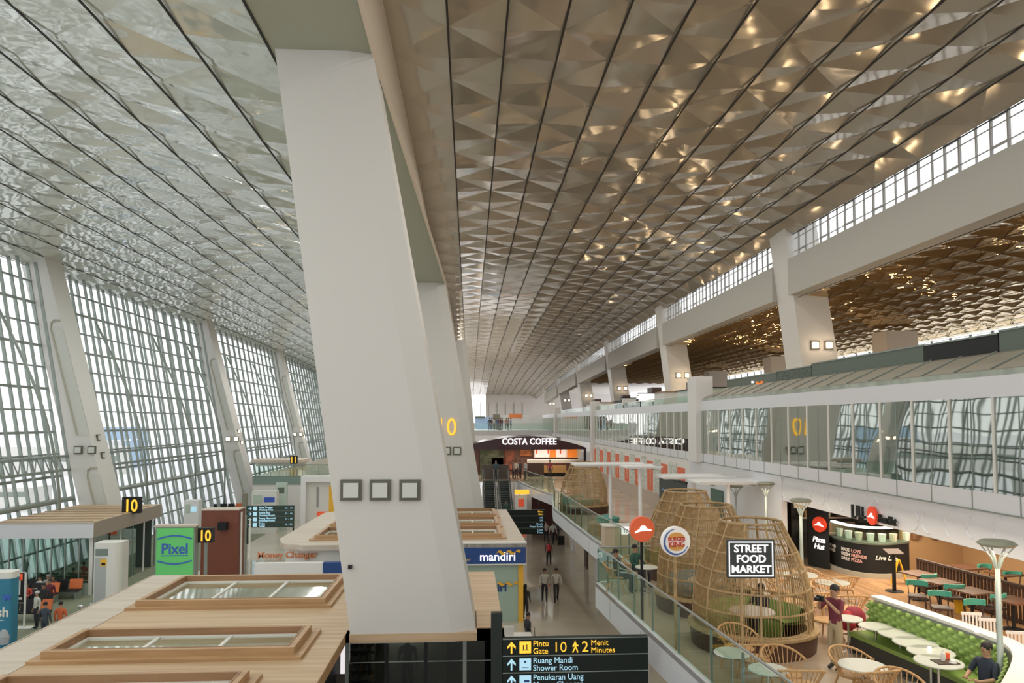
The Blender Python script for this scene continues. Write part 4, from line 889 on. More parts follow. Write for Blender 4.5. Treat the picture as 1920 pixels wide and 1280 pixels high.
# round signs on the pods
def disc(s_, r, m, t=.12, name='disc', y=0):
    b = MB(); n = 36; v = [(r * math.cos(2 * math.pi * k / n), y, r * math.sin(2 * math.pi * k / n)) for k in range(n)]
    b.add(v + [(a, y + t, c) for a, _, c in v], [tuple(range(n)), tuple(range(2 * n - 1, n - 1, -1))] + [(k, (k + 1) % n, n + (k + 1) % n, n + k) for k in range(n)], m); return b.build(name, s_)
def hat(parent, s, m, y=-.02, tilt=.12):
    M = Matrix.Rotation(-tilt, 4, 'Y'); p = [(-.62, -.2), (-.2, -.12), (.2, -.14), (.62, -.22), (.66, -.12), (.35, .0), (.22, .22), (.05, .30), (-.12, .24), (-.25, .05), (-.6, -.08)]
    vs = [M @ Vector((a * s, 0, c * s)) for a, c in p]; n = len(p); b = MB()
    b.add([(v.x, y, v.z) for v in vs] + [(v.x, y + .02, v.z) for v in vs] + [(0, y, 0)], [(k, (k + 1) % n, 2 * n) for k in range(n)] + [(k, (k + 1) % n, n + (k + 1) % n, n + k) for k in range(n)], m); return b.build('roof_emblem', parent)
Yh = 18.9; q = PY(1205, 992, Yh); s_ = empty('round_sign', q, 'round orange red pizza sign with a white roof emblem left of the pods', 'sign', rz=.12)
disc(s_, .33, mat('pizza_red', (.72, .13, .05), .4, emit=(.9, .15, .05), es=.15), .14); hat(s_, .36, signw); MB().box((-.03, .06, -q.z + MZ), (.03, .12, -.3), blk).build('post', s_)
Yb = 16.4; q = PY(1268, 1015, Yb); s_ = empty('round_sign', q, 'round white burger sign with red lettering and a blue swoosh', 'sign', rz=.1)
disc(s_, .34, mat('cream_plate', (.85, .83, .78), .4, emit=(1, .97, .9), es=.15), .12)
bb = mat('burger_blue', (.08, .16, .42), .4); bo = mat('bun_orange', (.80, .42, .12), .4); brd = mat('burger_red', (.62, .07, .03), .4)
b = MB(); b.tube([(.29 * math.cos(a), -.015, .29 * math.sin(a)) for a in [math.radians(95 + 245 * k / 20) for k in range(21)]], [.006 + .022 * math.sin(math.pi * k / 20) for k in range(21)], bb, 5); b.build('blue_swoosh', s_)
for zc, sg in ((.08, 1), (-.08, -1)):
    b = MB(); v = [(.19 * math.cos(a), -.02, zc + sg * .13 * math.sin(a)) for a in [math.pi * k / 14 for k in range(15)]]; b.add(v + [(x, 0, z) for x, _, z in v], [tuple(range(15))] + [(k, k + 1, 16 + k, 15 + k) for k in range(14)], bo); b.build('bun', s_)
text('lettering', 'BURGER', .125, brd, (0, -.03, .02), parent=s_, align='CENTER', bold=.002, sx=.9); text('lettering', 'KING', .17, brd, (0, -.03, -.115), parent=s_, align='CENTER', bold=.003, sx=.95); MB().box((-.03, .06, -q.z + MZ), (.03, .11, -.3), ratt).build('post', s_)
Ym = 14.0; a, c = PY(1363, 1012, Ym), PY(1451, 1082, Ym); s_ = empty('market_sign', (a.x, Ym, c.z), 'black rectangular STREET FOOD MARKET sign with a white border on the nearest pod', 'sign', rz=-.06)
w_, h = c.x - a.x, a.z - c.z; MB().box((0, 0, 0), (w_, .08, h), mat('market_board', (.025, .035, .03), .4)).build('board', s_)
b = MB(); e = .03; [b.box(p, q_, signw) for p, q_ in (((e, -.012, e), (w_ - e, 0, e + .022)), ((e, -.012, h - e - .022), (w_ - e, 0, h - e)), ((e, -.012, e + .022), (e + .022, 0, h - e - .022)), ((w_ - e - .022, -.012, e + .022), (w_ - e, 0, h - e - .022)))]; b.build('border', s_)
for k, tx in enumerate(('MARKET', 'FOOD', 'STREET')): text('lettering', tx, .205, signw, (w_ / 2, -.015, .105 + k * .20), parent=s_, align='CENTER', bold=.0045, ext=.008, sx=1.0)
MB().box((w_ * .3, .05, -c.z + MZ), (w_ * .34, .08, 0), ratt).build('post', s_); MB().box((w_ * .7, .05, -c.z + MZ), (w_ * .74, .08, 0), ratt).build('post', s_)
# ================================================================ chairs and tables
def spindle_chair(m, high=False):
    t = empty('spindle_chair', (0, 0, 0), 'x', 'chair'); sh = .45; R = .30
    MB().lathe([(0, sh - .03), (.24, sh - .03), (.26, sh), (.24, sh + .02), (0, sh + .01)], m, n=18).build('seat', t, smooth=False)
    for sx1 in (-1, 1):
        for sy in (-1, 1): MB().tube([(.15 * sx1, .15 * sy, sh - .02), (.24 * sx1, .25 * sy, 0)], [.018, .014], m, 6).build('leg', t)
    arc = [math.radians(-20 + 220 * k / 16) for k in range(17)]
    def top(a): q = math.sin(a); return (.34 * math.cos(a), .30 * math.sin(a) + .03 + .05 * max(0, q), sh + .24 + .14 * max(0, q))
    MB().tube([top(a) for a in arc], [.026] + [.020] * 15 + [.026], m, 6).build('top_rail', t)
    for k in range(1, 16):
        a = arc[k]; p = top(a); MB().tube([(.21 * math.cos(a), .21 * math.sin(a), sh), p], .0085, m, 4).build('spindle', t)
    return t
def round_table(m, leg, r=.36):
    t = empty('round_table', (0, 0, 0), 'x', 'table')
    MB().lathe([(0, .72), (r, .72), (r + .01, .735), (r, .75), (0, .75)], m, n=32).build('table_top', t)
    MB().lathe([(.025, .04), (.025, .72)], leg, n=10).build('stem', t); MB().lathe([(0, 0), (.22, 0), (.22, .015), (.03, .05), (0, .05)], leg, n=20).build('foot', t); return t
sc = spindle_chair(chairw); index_kids(); first = True
chairs = [(1385, 1178, 5, 'spindle chair nearest the pod base by the rail, facing the camera'), (1413, 1196, 175, 'spindle chair seen from behind, second along the rail'), (1471, 1221, 8, 'spindle chair facing the camera, third along the rail'), (1500, 1242, 172, 'spindle chair seen from behind at the bottom edge by the rail'),
          (1600, 1222, 15, 'spindle chair behind the round table beside the standing man'), (1637, 1243, 190, 'spindle chair in front of the round table, back to the camera'), (1690, 1266, -5, 'spindle chair cut by the bottom edge below the bench tables'),
          (1594, 1109, 170, 'spindle chair directly behind the maroon shirted man'), (1552, 1090, 0, 'spindle chair left of the maroon shirted man near the lamp post'), (1532, 1104, 180, 'spindle chair with its back to the camera by the lamp post'), (1486, 1098, 20, 'spindle chair seen through the pod beneath the market sign'), (1460, 1062, 170, 'spindle chair at the table behind the nearest pod'), (1517, 1068, 5, 'spindle chair behind the table seen through the nearest pod'), (1580, 1075, 175, 'spindle chair behind the standing man toward the pizza counter'),
          (1460, 1082, 60, 'spindle chair deep behind the nearest pod'), (1548, 1130, -60, 'spindle chair between the nearest pod and the lamp post')]
for px, py, r, lab in chairs:
    q = PZ(px, py, MZ + .87); place(sc, (q.x, q.y, MZ), math.radians(r), lab, first, 'spindle chairs of the food court'); first = False
for o in COL.objects:
    if o.name.startswith('spindle_chair'): o.scale = (1.2, 1.15, 1.05)
rt = round_table(tabt, chrome); index_kids(); first = True
tabs = [(1590, 1158, .9, 'small round white table beside the red backpacks'), (1642, 1173, 1, 'round white table farthest along the green bench'), (1687, 1187, 1.2, 'second round white table along the green bench'), (1716, 1203, 1.2, 'third round white table along the green bench'), (1745, 1220, 1.2, 'fourth round white table along the green bench with a small candle'), (1760, 1239, 1.2, 'round white table holding the tray in front of the seated man'), (1617, 1246, 1.2, 'round white table ringed by spindle chairs'), (1373, 1222, 1.0, 'small round table by the rail between spindle chairs'), (1440, 1253, 1.0, 'second small round table by the rail'), (1500, 1076, 1.4, 'round table seen through the nearest pod'), (1560, 1090, 1.3, 'round table behind the standing man by the lamp post'), (1212, 1062, 1.0, 'small round table in front of the man in green')]
TP = []
for px, py, s, lab in tabs:
    q = PZ(px, py, MZ + .75); place(rt, (q.x, q.y, MZ), 0, lab, first, 'round tables of the food court'); first = False; TP.append((q.x, q.y, s))
k = 0
for o in [o for o in COL.objects if o.name.startswith('round_table')]:
    for x, y, s in TP:
        if abs(o.location.x - x) < .01 and abs(o.location.y - y) < .01: o.scale = (s * .95, s * .95, 1)
# green bench
bp = [PZ(*p, MZ + 1.2) for p in ((1632, 1118), (1700, 1141), (1780, 1168), (1842, 1190), (1880, 1206), (1898, 1226), (1893, 1252), (1872, 1290))]
bp = [Vector((p.x, p.y)) for p in bp]
def smoothp(P, n=4):
    out = []
    for i in range(len(P) - 1):
        p0, p1, p2, p3 = P[max(0, i - 1)], P[i], P[i + 1], P[min(len(P) - 1, i + 2)]
        for k in range(n):
            t = k / n; out.append(.5 * ((2 * p1) + (p2 - p0) * t + (2 * p0 - 5 * p1 + 4 * p2 - p3) * t * t + (3 * p1 - p0 - 3 * p2 + p3) * t ** 3))
    return out + [P[-1]]
bp = smoothp(bp)
def strip(path, off0, off1, z0, z1, m, b=None):
    b = b or MB(); N = []
    for i, p in enumerate(path):
        d = (path[min(i + 1, len(path) - 1)] - path[max(0, i - 1)]).normalized(); N.append(Vector((d.y, -d.x)))
    for i in range(len(path) - 1):
        p, q, n0, n1 = path[i], path[i + 1], N[i], N[i + 1]
        c = [(p + n0 * off0), (q + n1 * off0), (q + n1 * off1), (p + n0 * off1)]
        b.hexa([(v.x, v.y, z0) for v in c] + [(v.x, v.y, z1) for v in c], m)
    return b
bn2 = empty('curved_bench', (0, 0, 0), 'long curved green tufted bench with a broad white top', 'bench')
sgn = 1
strip(bp, 0, -.30, MZ + 1.16, MZ + 1.22, offw).build('top_shelf', bn2); strip(bp, -.08, -.28, MZ, MZ + 1.16, offw).build('core', bn2)
b = MB(); gm = mat('tufted_green', (.27, .41, .10), .45)
# tufted back: diamond cushions
L = [0]
for i in range(1, len(bp)): L.append(L[-1] + (bp[i] - bp[i - 1]).length)
def at(s):
    s = max(0, min(s, L[-1] - 1e-4)); i = next(i for i in range(len(L) - 1) if L[i + 1] >= s); t = (s - L[i]) / (L[i + 1] - L[i]); p = bp[i].lerp(bp[i + 1], t); d = (bp[i + 1] - bp[i]).normalized(); return p, Vector((d.y, -d.x))
du, dz = .055, .115; nu, nz_ = int(L[-1] / du), 12; grid = []
for i in range(nu + 1):
    for j in range(nz_ * 2 + 1):
        s = i * du; z = MZ + .42 + j * (1.14 - .42) / (nz_ * 2); p, n = at(s); o_ = .03 + .11 * abs(math.sin(math.pi * (i + j * .9) / 5) * math.sin(math.pi * (i - j * .9) / 5)) ** .7; v = p + n * o_; grid.append((v.x, v.y, z))
m_ = nz_ * 2 + 1; b.add(grid, [(i * m_ + j, (i + 1) * m_ + j, (i + 1) * m_ + j + 1, i * m_ + j + 1) for i in range(nu) for j in range(m_ - 1)], gm)
o = b.build('tufted_back', bn2, smooth=True)
strip(bp, .05, .55, MZ + .05, MZ + .36, mat('bench_base', (.06, .06, .05), .6)).build('base', bn2); strip(bp, .04, .58, MZ + .36, MZ + .45, gm).build('seat', bn2)
# small things on the tables
def small(name, mb, px, py, z, label, cat):
    q = PZ(px, py, z); o = mb.build(name); o.location = (q.x, q.y, z); return tag(o, label, cat)
tz = MZ + .752
small('serving_tray', MB().box((-.2, -.14, 0), (.2, .14, .015), darkw), 1772, 1241, tz, 'dark serving tray on the table before the seated man', 'tray')
small('sauce_bottle', MB().lathe([(0, .0), (.035, 0), (.035, .13), (.012, .17), (.012, .2), (0, .2)], offw, n=10), 1768, 1238, tz + .017, 'white bottle with food wrap on the dark tray', 'bottle')
small('red_cup', MB().lathe([(0, 0), (.03, 0), (.04, .1), (0, .1)], red, n=10), 1777, 1234, tz + .017, 'small red cup at the back of the dark tray', 'cup')
small('paper_wrap', MB().lathe([(0, 0), (.07, 0), (.05, .05), (0, .06)], offw, n=7), 1787, 1242, tz + .017, 'crumpled white paper on the right of the tray', 'paper')
small('candle', MB().lathe([(0, 0), (.03, 0), (.03, .05), (0, .05)], lampglow, n=10), 1743, 1217, tz, 'small glowing candle on the fourth bench table', 'candle')
small('candle', MB().lathe([(0, 0), (.03, 0), (.03, .05), (0, .05)], lampglow, n=10), 1830, 1160 + 24, MZ + 1.222, 'glowing candle on the white top of the green bench', 'candle')
# street lamps
def lamp_post(px, py, Y, label, s=1):
    q = PY(px, py, Y); t = empty('lamp_post', (q.x, Y, MZ), label, 'lamp post'); h = q.z - MZ
    MB().lathe([(0, 0), (.12, 0), (.12, .03), (.055, .06), (.05, h * .55), (.04, h - .42), (0, h - .42)], steel2, n=14).build('pole', t, smooth=True)
    for k in range(6):
        a = math.pi / 3 * k + .3; MB().tube([(.02 * math.cos(a), .02 * math.sin(a), h - .45), (.09 * math.cos(a), .09 * math.sin(a), h - .25), (.25 * math.cos(a), .25 * math.sin(a), h - .05)], [.022, .016, .01], steel2, 5).build('branch', t)
    MB().lathe([(0, h - .07), (.26, h - .05), (.31, h - .01), (.31, h), (.24, h + .05), (0, h + .07)], mat('lamp_disc', (.26, .27, .20), .4), n=28).build('shade', t)
    return t
steel2 = mat('lamp_post_paint', (.42, .48, .44), .4, .2)
lamp_post(1869, 1018, 12.3, 'tall pale lamp post with a round disc top at the right of the green bench'); lamp_post(1501, 938, 20.5, 'lamp post with a disc top behind the nearest woven pod'); lamp_post(1379, 911, 28.5, 'lamp post with a disc top behind the middle pod'); lamp_post(1436, 906, 24.3, 'farthest lamp post with a disc top beside the white canopies')
# white canopies
def canopy(px, py, Y, w1, label, px2=None):
    q = PY(px, py, Y); t = empty('canopy', (q.x, Y, MZ), label, 'canopy'); h = q.z - MZ
    b = MB(); b.lathe([(.08, 0), (.08, h)], whitep, n=12); b.build('post', t)
    b = MB(); b.box((-w1, -.8, h), (w1, .8, h + .05), whitep); b.box((-w1 - .05, -.85, h + .05), (w1 + .05, -.78, h + .1), whitep); b.box((-w1 - .05, .78, h + .05), (w1 + .05, .85, h + .1), whitep); b.build('panel', t)
    for x in (-w1 * .6, w1 * .6): MB().box((x - .03, -.75, h - .06), (x + .03, .75, h), steel).build('strut', t)
    return t
canopy(1144, 872, 33, 1.7, 'white flat canopy on a post to the left of the orange banners'); canopy(1200, 876, 30, .7, 'narrow white canopy on a second post in front of the orange banners'); canopy(1300, 895, 29, 1.4, 'white canopy just behind the third woven pod'); canopy(1365, 905, 27.2, 1.3, 'larger white canopy behind the middle woven pod')
# planters, counters around far pods
q = PZ(1150, 1035, MZ); t = empty('snack_counter', (q.x + .55, q.y, MZ), 'pale beige snack counter with a small lit TEA board left of the orange round sign', 'counter')
MB().box((-.9, 0, 0), (1.1, .7, 1.0), mat('counter_beige', (.55, .45, .33), .5)).build('body', t); MB().box((-.95, -.05, 1.0), (1.15, .75, 1.05), offw).build('top', t)
MB().box((-.25, -.12, .72), (.25, -.05, 1.0), signw).build('board', t); text('lettering', 'TEA', .2, blk, (0, -.125, .78), parent=t, align='CENTER', ext=.004)
q = PZ(1110, 1000, MZ); t = empty('curved_planter', (q.x + .75, q.y, MZ), 'low round wooden planter seat below the far woven pod', 'planter'); MB().lathe([(0, 0), (.9, 0), (.95, .5), (.85, .52), (0, .5)], mat('planter_wood', (.45, .25, .12), .5), n=28).build('body', t); MB().lathe([(.5, .5), (.55, .75), (.2, .85), (0, .8)], teal, n=20).build('cushion', t)
# ================================================================ pizza storefront
st = empty('pizza_shop', (0, 0, 0), 'dark pizza shop with a curved black counter of chalk panels under the white fascia', 'shop')
q = PZ(1517, 1060, MZ); q2 = PZ(1556, 1068, MZ)
MB().hexa([(q.x, q.y, MZ), (q2.x, q2.y, MZ), (q2.x + .1, q2.y + .3, MZ), (q.x + .1, q.y + .3, MZ), (q.x, q.y, EYE - 2.92), (q2.x, q2.y, EYE - 2.92), (q2.x + .1, q2.y + .3, EYE - 2.92), (q.x + .1, q.y + .3, EYE - 2.92)], blk).build('entry_panel', st)
dv = (q2 - q); ang = math.atan2(dv.y, dv.x); mid = q + dv * .5
ds_ = empty('hanging', (0, 0, 0), '', ''); bpy.data.objects.remove(ds_)
rs = empty('round_sign', (mid.x - .05, mid.y - .12, PY(1531, 982, mid.y).z), 'red round pizza emblem with white script on the black entry panel', 'sign', rz=ang); disc(rs, .27, mat('pizza_red2', (.80, .06, .02), .4, emit=(1, .08, .02), es=.12), .08); hat(rs, .30, signw, tilt=0)
text('lettering', 'Pizza', .26, signw, (0, -.02, -.62), parent=rs, align='CENTER', shear=.25, bold=.006); text('lettering', 'Hut', .26, signw, (0, -.02, -.86), parent=rs, align='CENTER', shear=.25, bold=.006)
cpx = [PZ(*p, MZ) for p in ((1556, 1064), (1578, 1073), (1606, 1080), (1640, 1084), (1672, 1084), (1706, 1079))]
cp_ = smoothp([Vector((p.x, p.y)) for p in cpx], 3)
strip(cp_, .0, -.5, MZ + .1, MZ + 1.1, blk).build('counter', st); strip(cp_, .12, -.1, MZ, MZ + .16, mat('kerb', (.45, .43, .36), .5)).build('kerb', st); strip(cp_, .03, -.55, MZ + 1.1, MZ + 1.16, greyg).build('counter_top', st)
strip(cp_, -.1, -.14, MZ + 1.16, MZ + 1.6, RAIL).build('sneeze_guard', st)
strip(cp_, -.05, -.2, MZ + 1.62, MZ + 1.68, mat('strip_glow', (.9, .9, .95), .5, emit=(.95, .93, 1), es=1.2)).build('light_strip', st)
chalk = mat('chalk', (.9, .9, .86), .7)
for k, (t0, tx) in enumerate(((.0, 'GOOD\nFOOD'), (.2, 'MADE\nFRESH\nDAILY'), (.39, 'LOVE\nFRIENDS\nPIZZA'), (.6, 'Live Life'))):
    i = int(t0 * (len(cp_) - 1)); p, r_ = cp_[i], cp_[min(i + 1, len(cp_) - 1)]; d = (r_ - p).normalized(); a_ = math.atan2(d.y, d.x)
    text('lettering', tx, .15 if k < 3 else .2, chalk if k != 2 else mat('chalk_pink', (.85, .5, .46), .7), (p.x + .02 + d.y * .02, p.y - d.x * .02 - .01, MZ + (.78 if k < 3 else .62)), (math.pi / 2, 0, a_), st, .004, .004, shear=0 if k < 3 else .3)
b = MB(); b.box((12.5, 27.5, MZ), (17.35, 27.7, EYE - 2.92), mat('kitchen_dark', (.03, .03, .028), .5)); b.build('back_wall', st)
b = MB(); b.box((12.6, 26.9, MZ + 1.5), (16.6, 27.45, MZ + 1.56), chrome); b.build('shelf', st); MB().box((12.8, 26.6, MZ), (16.4, 27.3, MZ + 1.0), chrome).build('prep_bench', st)
for k in range(6): MB().box((12.8 + k * .62, 27.0, MZ + 1.56), (13.2 + k * .62, 27.35, MZ + 1.8 + .06 * (k % 3)), (woodm, offw, darkw)[k % 3]).build('stored_box', st)
MB().box((13.6, 26.7, MZ + 1.0), (14.6, 27.3, MZ + 1.4), chrome).build('oven', st); MB().box((12.6, 27.4, MZ + 1.85), (14.6, 27.48, MZ + 2.2), mat('menu_lit', (.5, .3, .15), .5, emit=(.9, .6, .3), es=.35)).build('menu_board', st)
for k in range(7):
    p = cp_[2 + k * 2]; o = MB().lathe([(0, 0), (.10, 0), (.13, .26), (0, .26)], (offw, whitep, cream)[k % 3], n=10).build('paper_cup_stack'); o.location = (p.x + .28, p.y + .32, MZ + 1.16); tag(o, 'pale tub standing on the pizza counter', 'tub', 'tubs on the pizza counter')
# fascia sign facing the hall
q = PX(1593, 955, GX - .1); fs = empty('shop_sign', (GX + .02, q.y, q.z - .02), 'black LILI letters and red pizza disc on the white fascia', 'sign', rz=-math.pi / 2)
text('lettering', 'L', .75, blk, (-.02, -.1, -.28), parent=fs, bold=.012, ext=.05); text('lettering', 'ILL', .6, blk, (.42, -.1, -.18), parent=fs, bold=.012, ext=.05); text('lettering', 'Italian', .25, blk, (.6, -.1, -.36), parent=fs, ext=.05, shear=.3)
ds2 = disc(fs, .36, mat('pizza_red2', (.8, .05, .02)), .1, 'red_disc'); ds2.location = (1.75, -.16, -.02)
h_ = hat(fs, .4, signw, tilt=0); h_.location = (1.75, -.16, -.03); fs.scale = (.62, .6, .72)
text('lettering', 'Pizza Hut', .42, blk, (2.2, -.1, -.2), parent=fs, bold=.008, ext=.05, shear=.25, sx=.8)
# tan restaurant wall, partitions, tables to the right
b = MB(); b.box((17.4, 8, MZ), (17.6, 27.6, EYE - 2.9), mat('tan_wall', (.46, .31, .17), .5)); struct(b.build('wall_right'))
q = PZ(1725, 1080, MZ); struct(MB().box((q.x, q.y + 1, MZ), (17.4, q.y + 1.15, MZ + 1.6), mat('tan_wall', (.46, .31, .17))).build('trim_30'))
for k in range(5):
    p = PY(1650 + 26 * k * .9, 1015, q.y + .95); o = MB(); o.add(*(lambda n: ([(.28 * math.cos(2 * math.pi * j / n), 0, .28 * math.sin(2 * math.pi * j / n)) for j in range(n)] + [(.28 * math.cos(2 * math.pi * j / n), .03, .28 * math.sin(2 * math.pi * j / n)) for j in range(n)], [tuple(range(n)), tuple(range(2 * n - 1, n - 1, -1))] + [(j, (j + 1) % n, n + (j + 1) % n, n + j) for j in range(n)]))(20), mat('pizza_photo', (.30, .17, .08), .6, grain=((9, 9, 9), (.10, .05, .03))))
    if k < 3: o = o.build('round_plate_print'); o.location = (q.x + .5 + k * .75, q.y + .96, MZ + 1.3); tag(o, ('left', 'middle', 'right')[k] + ' one of three round food pictures on the tan wall by the pizza shop', 'picture')
struct(MB().box((11.0, 2, MZ), (17.4, q.y + 1.2, MZ + .012), woodfl).build('floor'))
# slatted dark divider
pa, pb = PZ(1722, 1108, MZ), PZ(1945, 1180, MZ)
dv = pb - pa; n = 34; t = empty('slatted_divider', (0, 0, 0), 'long dark wooden slatted divider across the right restaurant', 'divider')
for k in range(n + 1):
    p = pa + dv * k / n; MB().box((p.x - .03, p.y - .02, MZ), (p.x + .03, p.y + .02, MZ + .95), darkw).build('slat', t)
b = MB(); u = dv.normalized(); nn = Vector((-u.y, u.x, 0)) * .05
for z in (.05, .95): b.hexa([(pa + nn).to_tuple()[:2] + (MZ + z,), (pb + nn).to_tuple()[:2] + (MZ + z,), (pb - nn).to_tuple()[:2] + (MZ + z,), (pa - nn).to_tuple()[:2] + (MZ + z,)] + [(pa + nn).to_tuple()[:2] + (MZ + z + .06,), (pb + nn).to_tuple()[:2] + (MZ + z + .06,), (pb - nn).to_tuple()[:2] + (MZ + z + .06,), (pa - nn).to_tuple()[:2] + (MZ + z + .06,)], darkw)
b.build('rail', t)
def side_chair():
    t = empty('dining_chair', (0, 0, 0), 'x', 'chair')
    MB().box((-.22, -.22, .43), (.22, .22, .48), darkw).build('seat', t)
    for x in (-.2, .2):
        for y in (-.2, .2): MB().tube([(x * .9, y * .9, .43), (x * 1.1, y * 1.1, 0)], .018, darkw, 5).build('leg', t)
    b = MB(); arc = [(.25 * math.cos(a), .1 + .15 * math.sin(a)) for a in [math.radians(10 + 160 * k / 8) for k in range(9)]]
    strip([Vector(p) for p in arc], -.03, .03, .70, .84, mat('teal_back', (.06, .36, .28), .4), b); b.build('backrest', t)
    for x in (-.22, .22): MB().tube([(x * .9, .18, .45), (x, .17, .72)], .014, darkw, 5).build('back_post', t)
    return t
dc = side_chair(); index_kids()
for k, (px, py, r) in enumerate(((1735, 1100, 10), (1785, 1120, -10), (1862, 1140, 15), (1855, 1085, 190), (1905, 1100, 170), (1720, 1118, 150), (1765, 1140, 160), (1835, 1158, 175))):
    q = PZ(px, py, MZ + .45); place(dc, (q.x, q.y, MZ + .012), math.radians(r + 180), ('dark dining chair with teal back by the yellow floor sign', 'dark chair with teal back second from the yellow floor sign', 'dark chair with teal back just left of the tall lamp post', 'teal backed chair behind the slatted divider', 'teal backed chair at the right edge behind the divider', 'dark chair in front of the first restaurant table', 'dark chair between the restaurant tables', 'dark chair beside the yellow bucket')[k], k == 0, 'teal backed restaurant chairs')
sq = empty('square_table', (0, 0, 0), 'x', 'table'); MB().box((-.38, -.38, .72), (.38, .38, .76), mat('table_wood', (.16, .08, .05), .3)).build('table_top', sq); MB().lathe([(.04, .03), (.04, .72)], blk, n=8).build('stem', sq); MB().lathe([(0, 0), (.26, 0), (.26, .03), (0, .03)], blk, n=16).build('foot', sq); index_kids()
for k, (px, py) in enumerate(((1722, 1075), (1762, 1090), (1822, 1108), (1815, 1063), (1885, 1075), (1900, 1125))):
    q = PZ(px, py, MZ + .75); place(sq, (q.x, q.y, MZ + .012), .2, ('dark square table nearest the pizza counter', 'dark square table second from the pizza counter', 'dark square table beside the yellow bucket', 'dark square table behind the divider', 'dark square table at the right edge behind the divider', 'dark square table right of the tall lamp post')[k], k == 0, 'dark square restaurant tables')
# high chair on divider end, yellow floor sign, bucket, black stand
q = PZ(1686, 1095, MZ); t = empty('wet_floor_sign', (q.x, q.y, MZ), 'yellow folding wet floor sign in front of the pizza counter', 'floor sign')
yp = mat('yellow_plastic', (.85, .50, .02), .4)
for s in (-1, 1): b = MB(); b.hexa([(-.2, .22 * s - .015, 0), (.2, .22 * s - .015, 0), (.2, .22 * s + .015, 0), (-.2, .22 * s + .015, 0), (-.1, -.012 + .02 * s, .78), (.1, -.012 + .02 * s, .78), (.1, .012 + .02 * s, .78), (-.1, .012 + .02 * s, .78)], yp); b.build('panel', t)
t.rotation_euler = (0, 0, 1.2)
q = PZ(1802, 1148, MZ); tag(MB().lathe([(0, 0), (.13, 0), (.17, .35), (.14, .35), (.12, .05), (0, .05)], yp, n=14).build('bucket'), 'yellow bucket on the wooden floor behind the green bench', 'bucket').location = (q.x, q.y, MZ + .012)
q = PZ(1677, 1109, MZ); t = empty('menu_stand', (q.x, q.y, MZ), 'black menu stand with a round foot before the pizza counter', 'stand'); MB().lathe([(0, 0), (.26, 0), (.26, .03), (.055, .04), (.055, 1.15), (0, 1.15)], blk, n=16).build('post', t); MB().hexa([(-.25, -.15, 1.15), (.25, -.15, 1.15), (.25, .15, 1.25), (-.25, .15, 1.25), (-.25, -.15, 1.18), (.25, -.15, 1.18), (.25, .15, 1.28), (-.25, .15, 1.28)], darkw).build('board', t)
# white chairs behind the bench
wc = empty('white_chair', (0, 0, 0), 'x', 'chair'); MB().box((-.2, -.2, .42), (.2, .2, .46), whitep).build('seat', wc)
for x in (-.18, .18):
    for y in (-.18, .18): MB().tube([(x, y, .42), (x * 1.1, y * 1.1, 0)], .014, whitep, 5).build('leg', wc)
b = MB()
for k in range(6): b.box((-.19 + k * .07, .17, .46), (-.16 + k * .07, .19, .84), whitep)
b.box((-.21, .165, .82), (.21, .195, .88), whitep); b.build('backrest', wc); index_kids()
for k, (px, py) in enumerate(((1815, 1168), (1848, 1180), (1900, 1205))):
    q = PZ(px, py, MZ + .6); place(wc, (q.x, q.y, MZ + .012), 2.9, ('white slatted chair behind the middle of the green bench', 'white slatted chair left of the tall lamp post behind the bench', 'white slatted chair right of the tall lamp post')[k], k == 0, 'white slatted chairs')
q = PZ(1905, 1230, MZ + .75); t = empty('white_table', (q.x + .4, q.y, MZ), 'white topped table with a candle at the right frame edge', 'table'); MB().box((-.6, -.5, .72), (.6, .5, .76), offw).build('table_top', t)
for x in (-.5, .5):
    for y in (-.4, .4): MB().box((x - .03, y - .03, 0), (x + .03, y + .03, .72), woodd).build('leg', t)
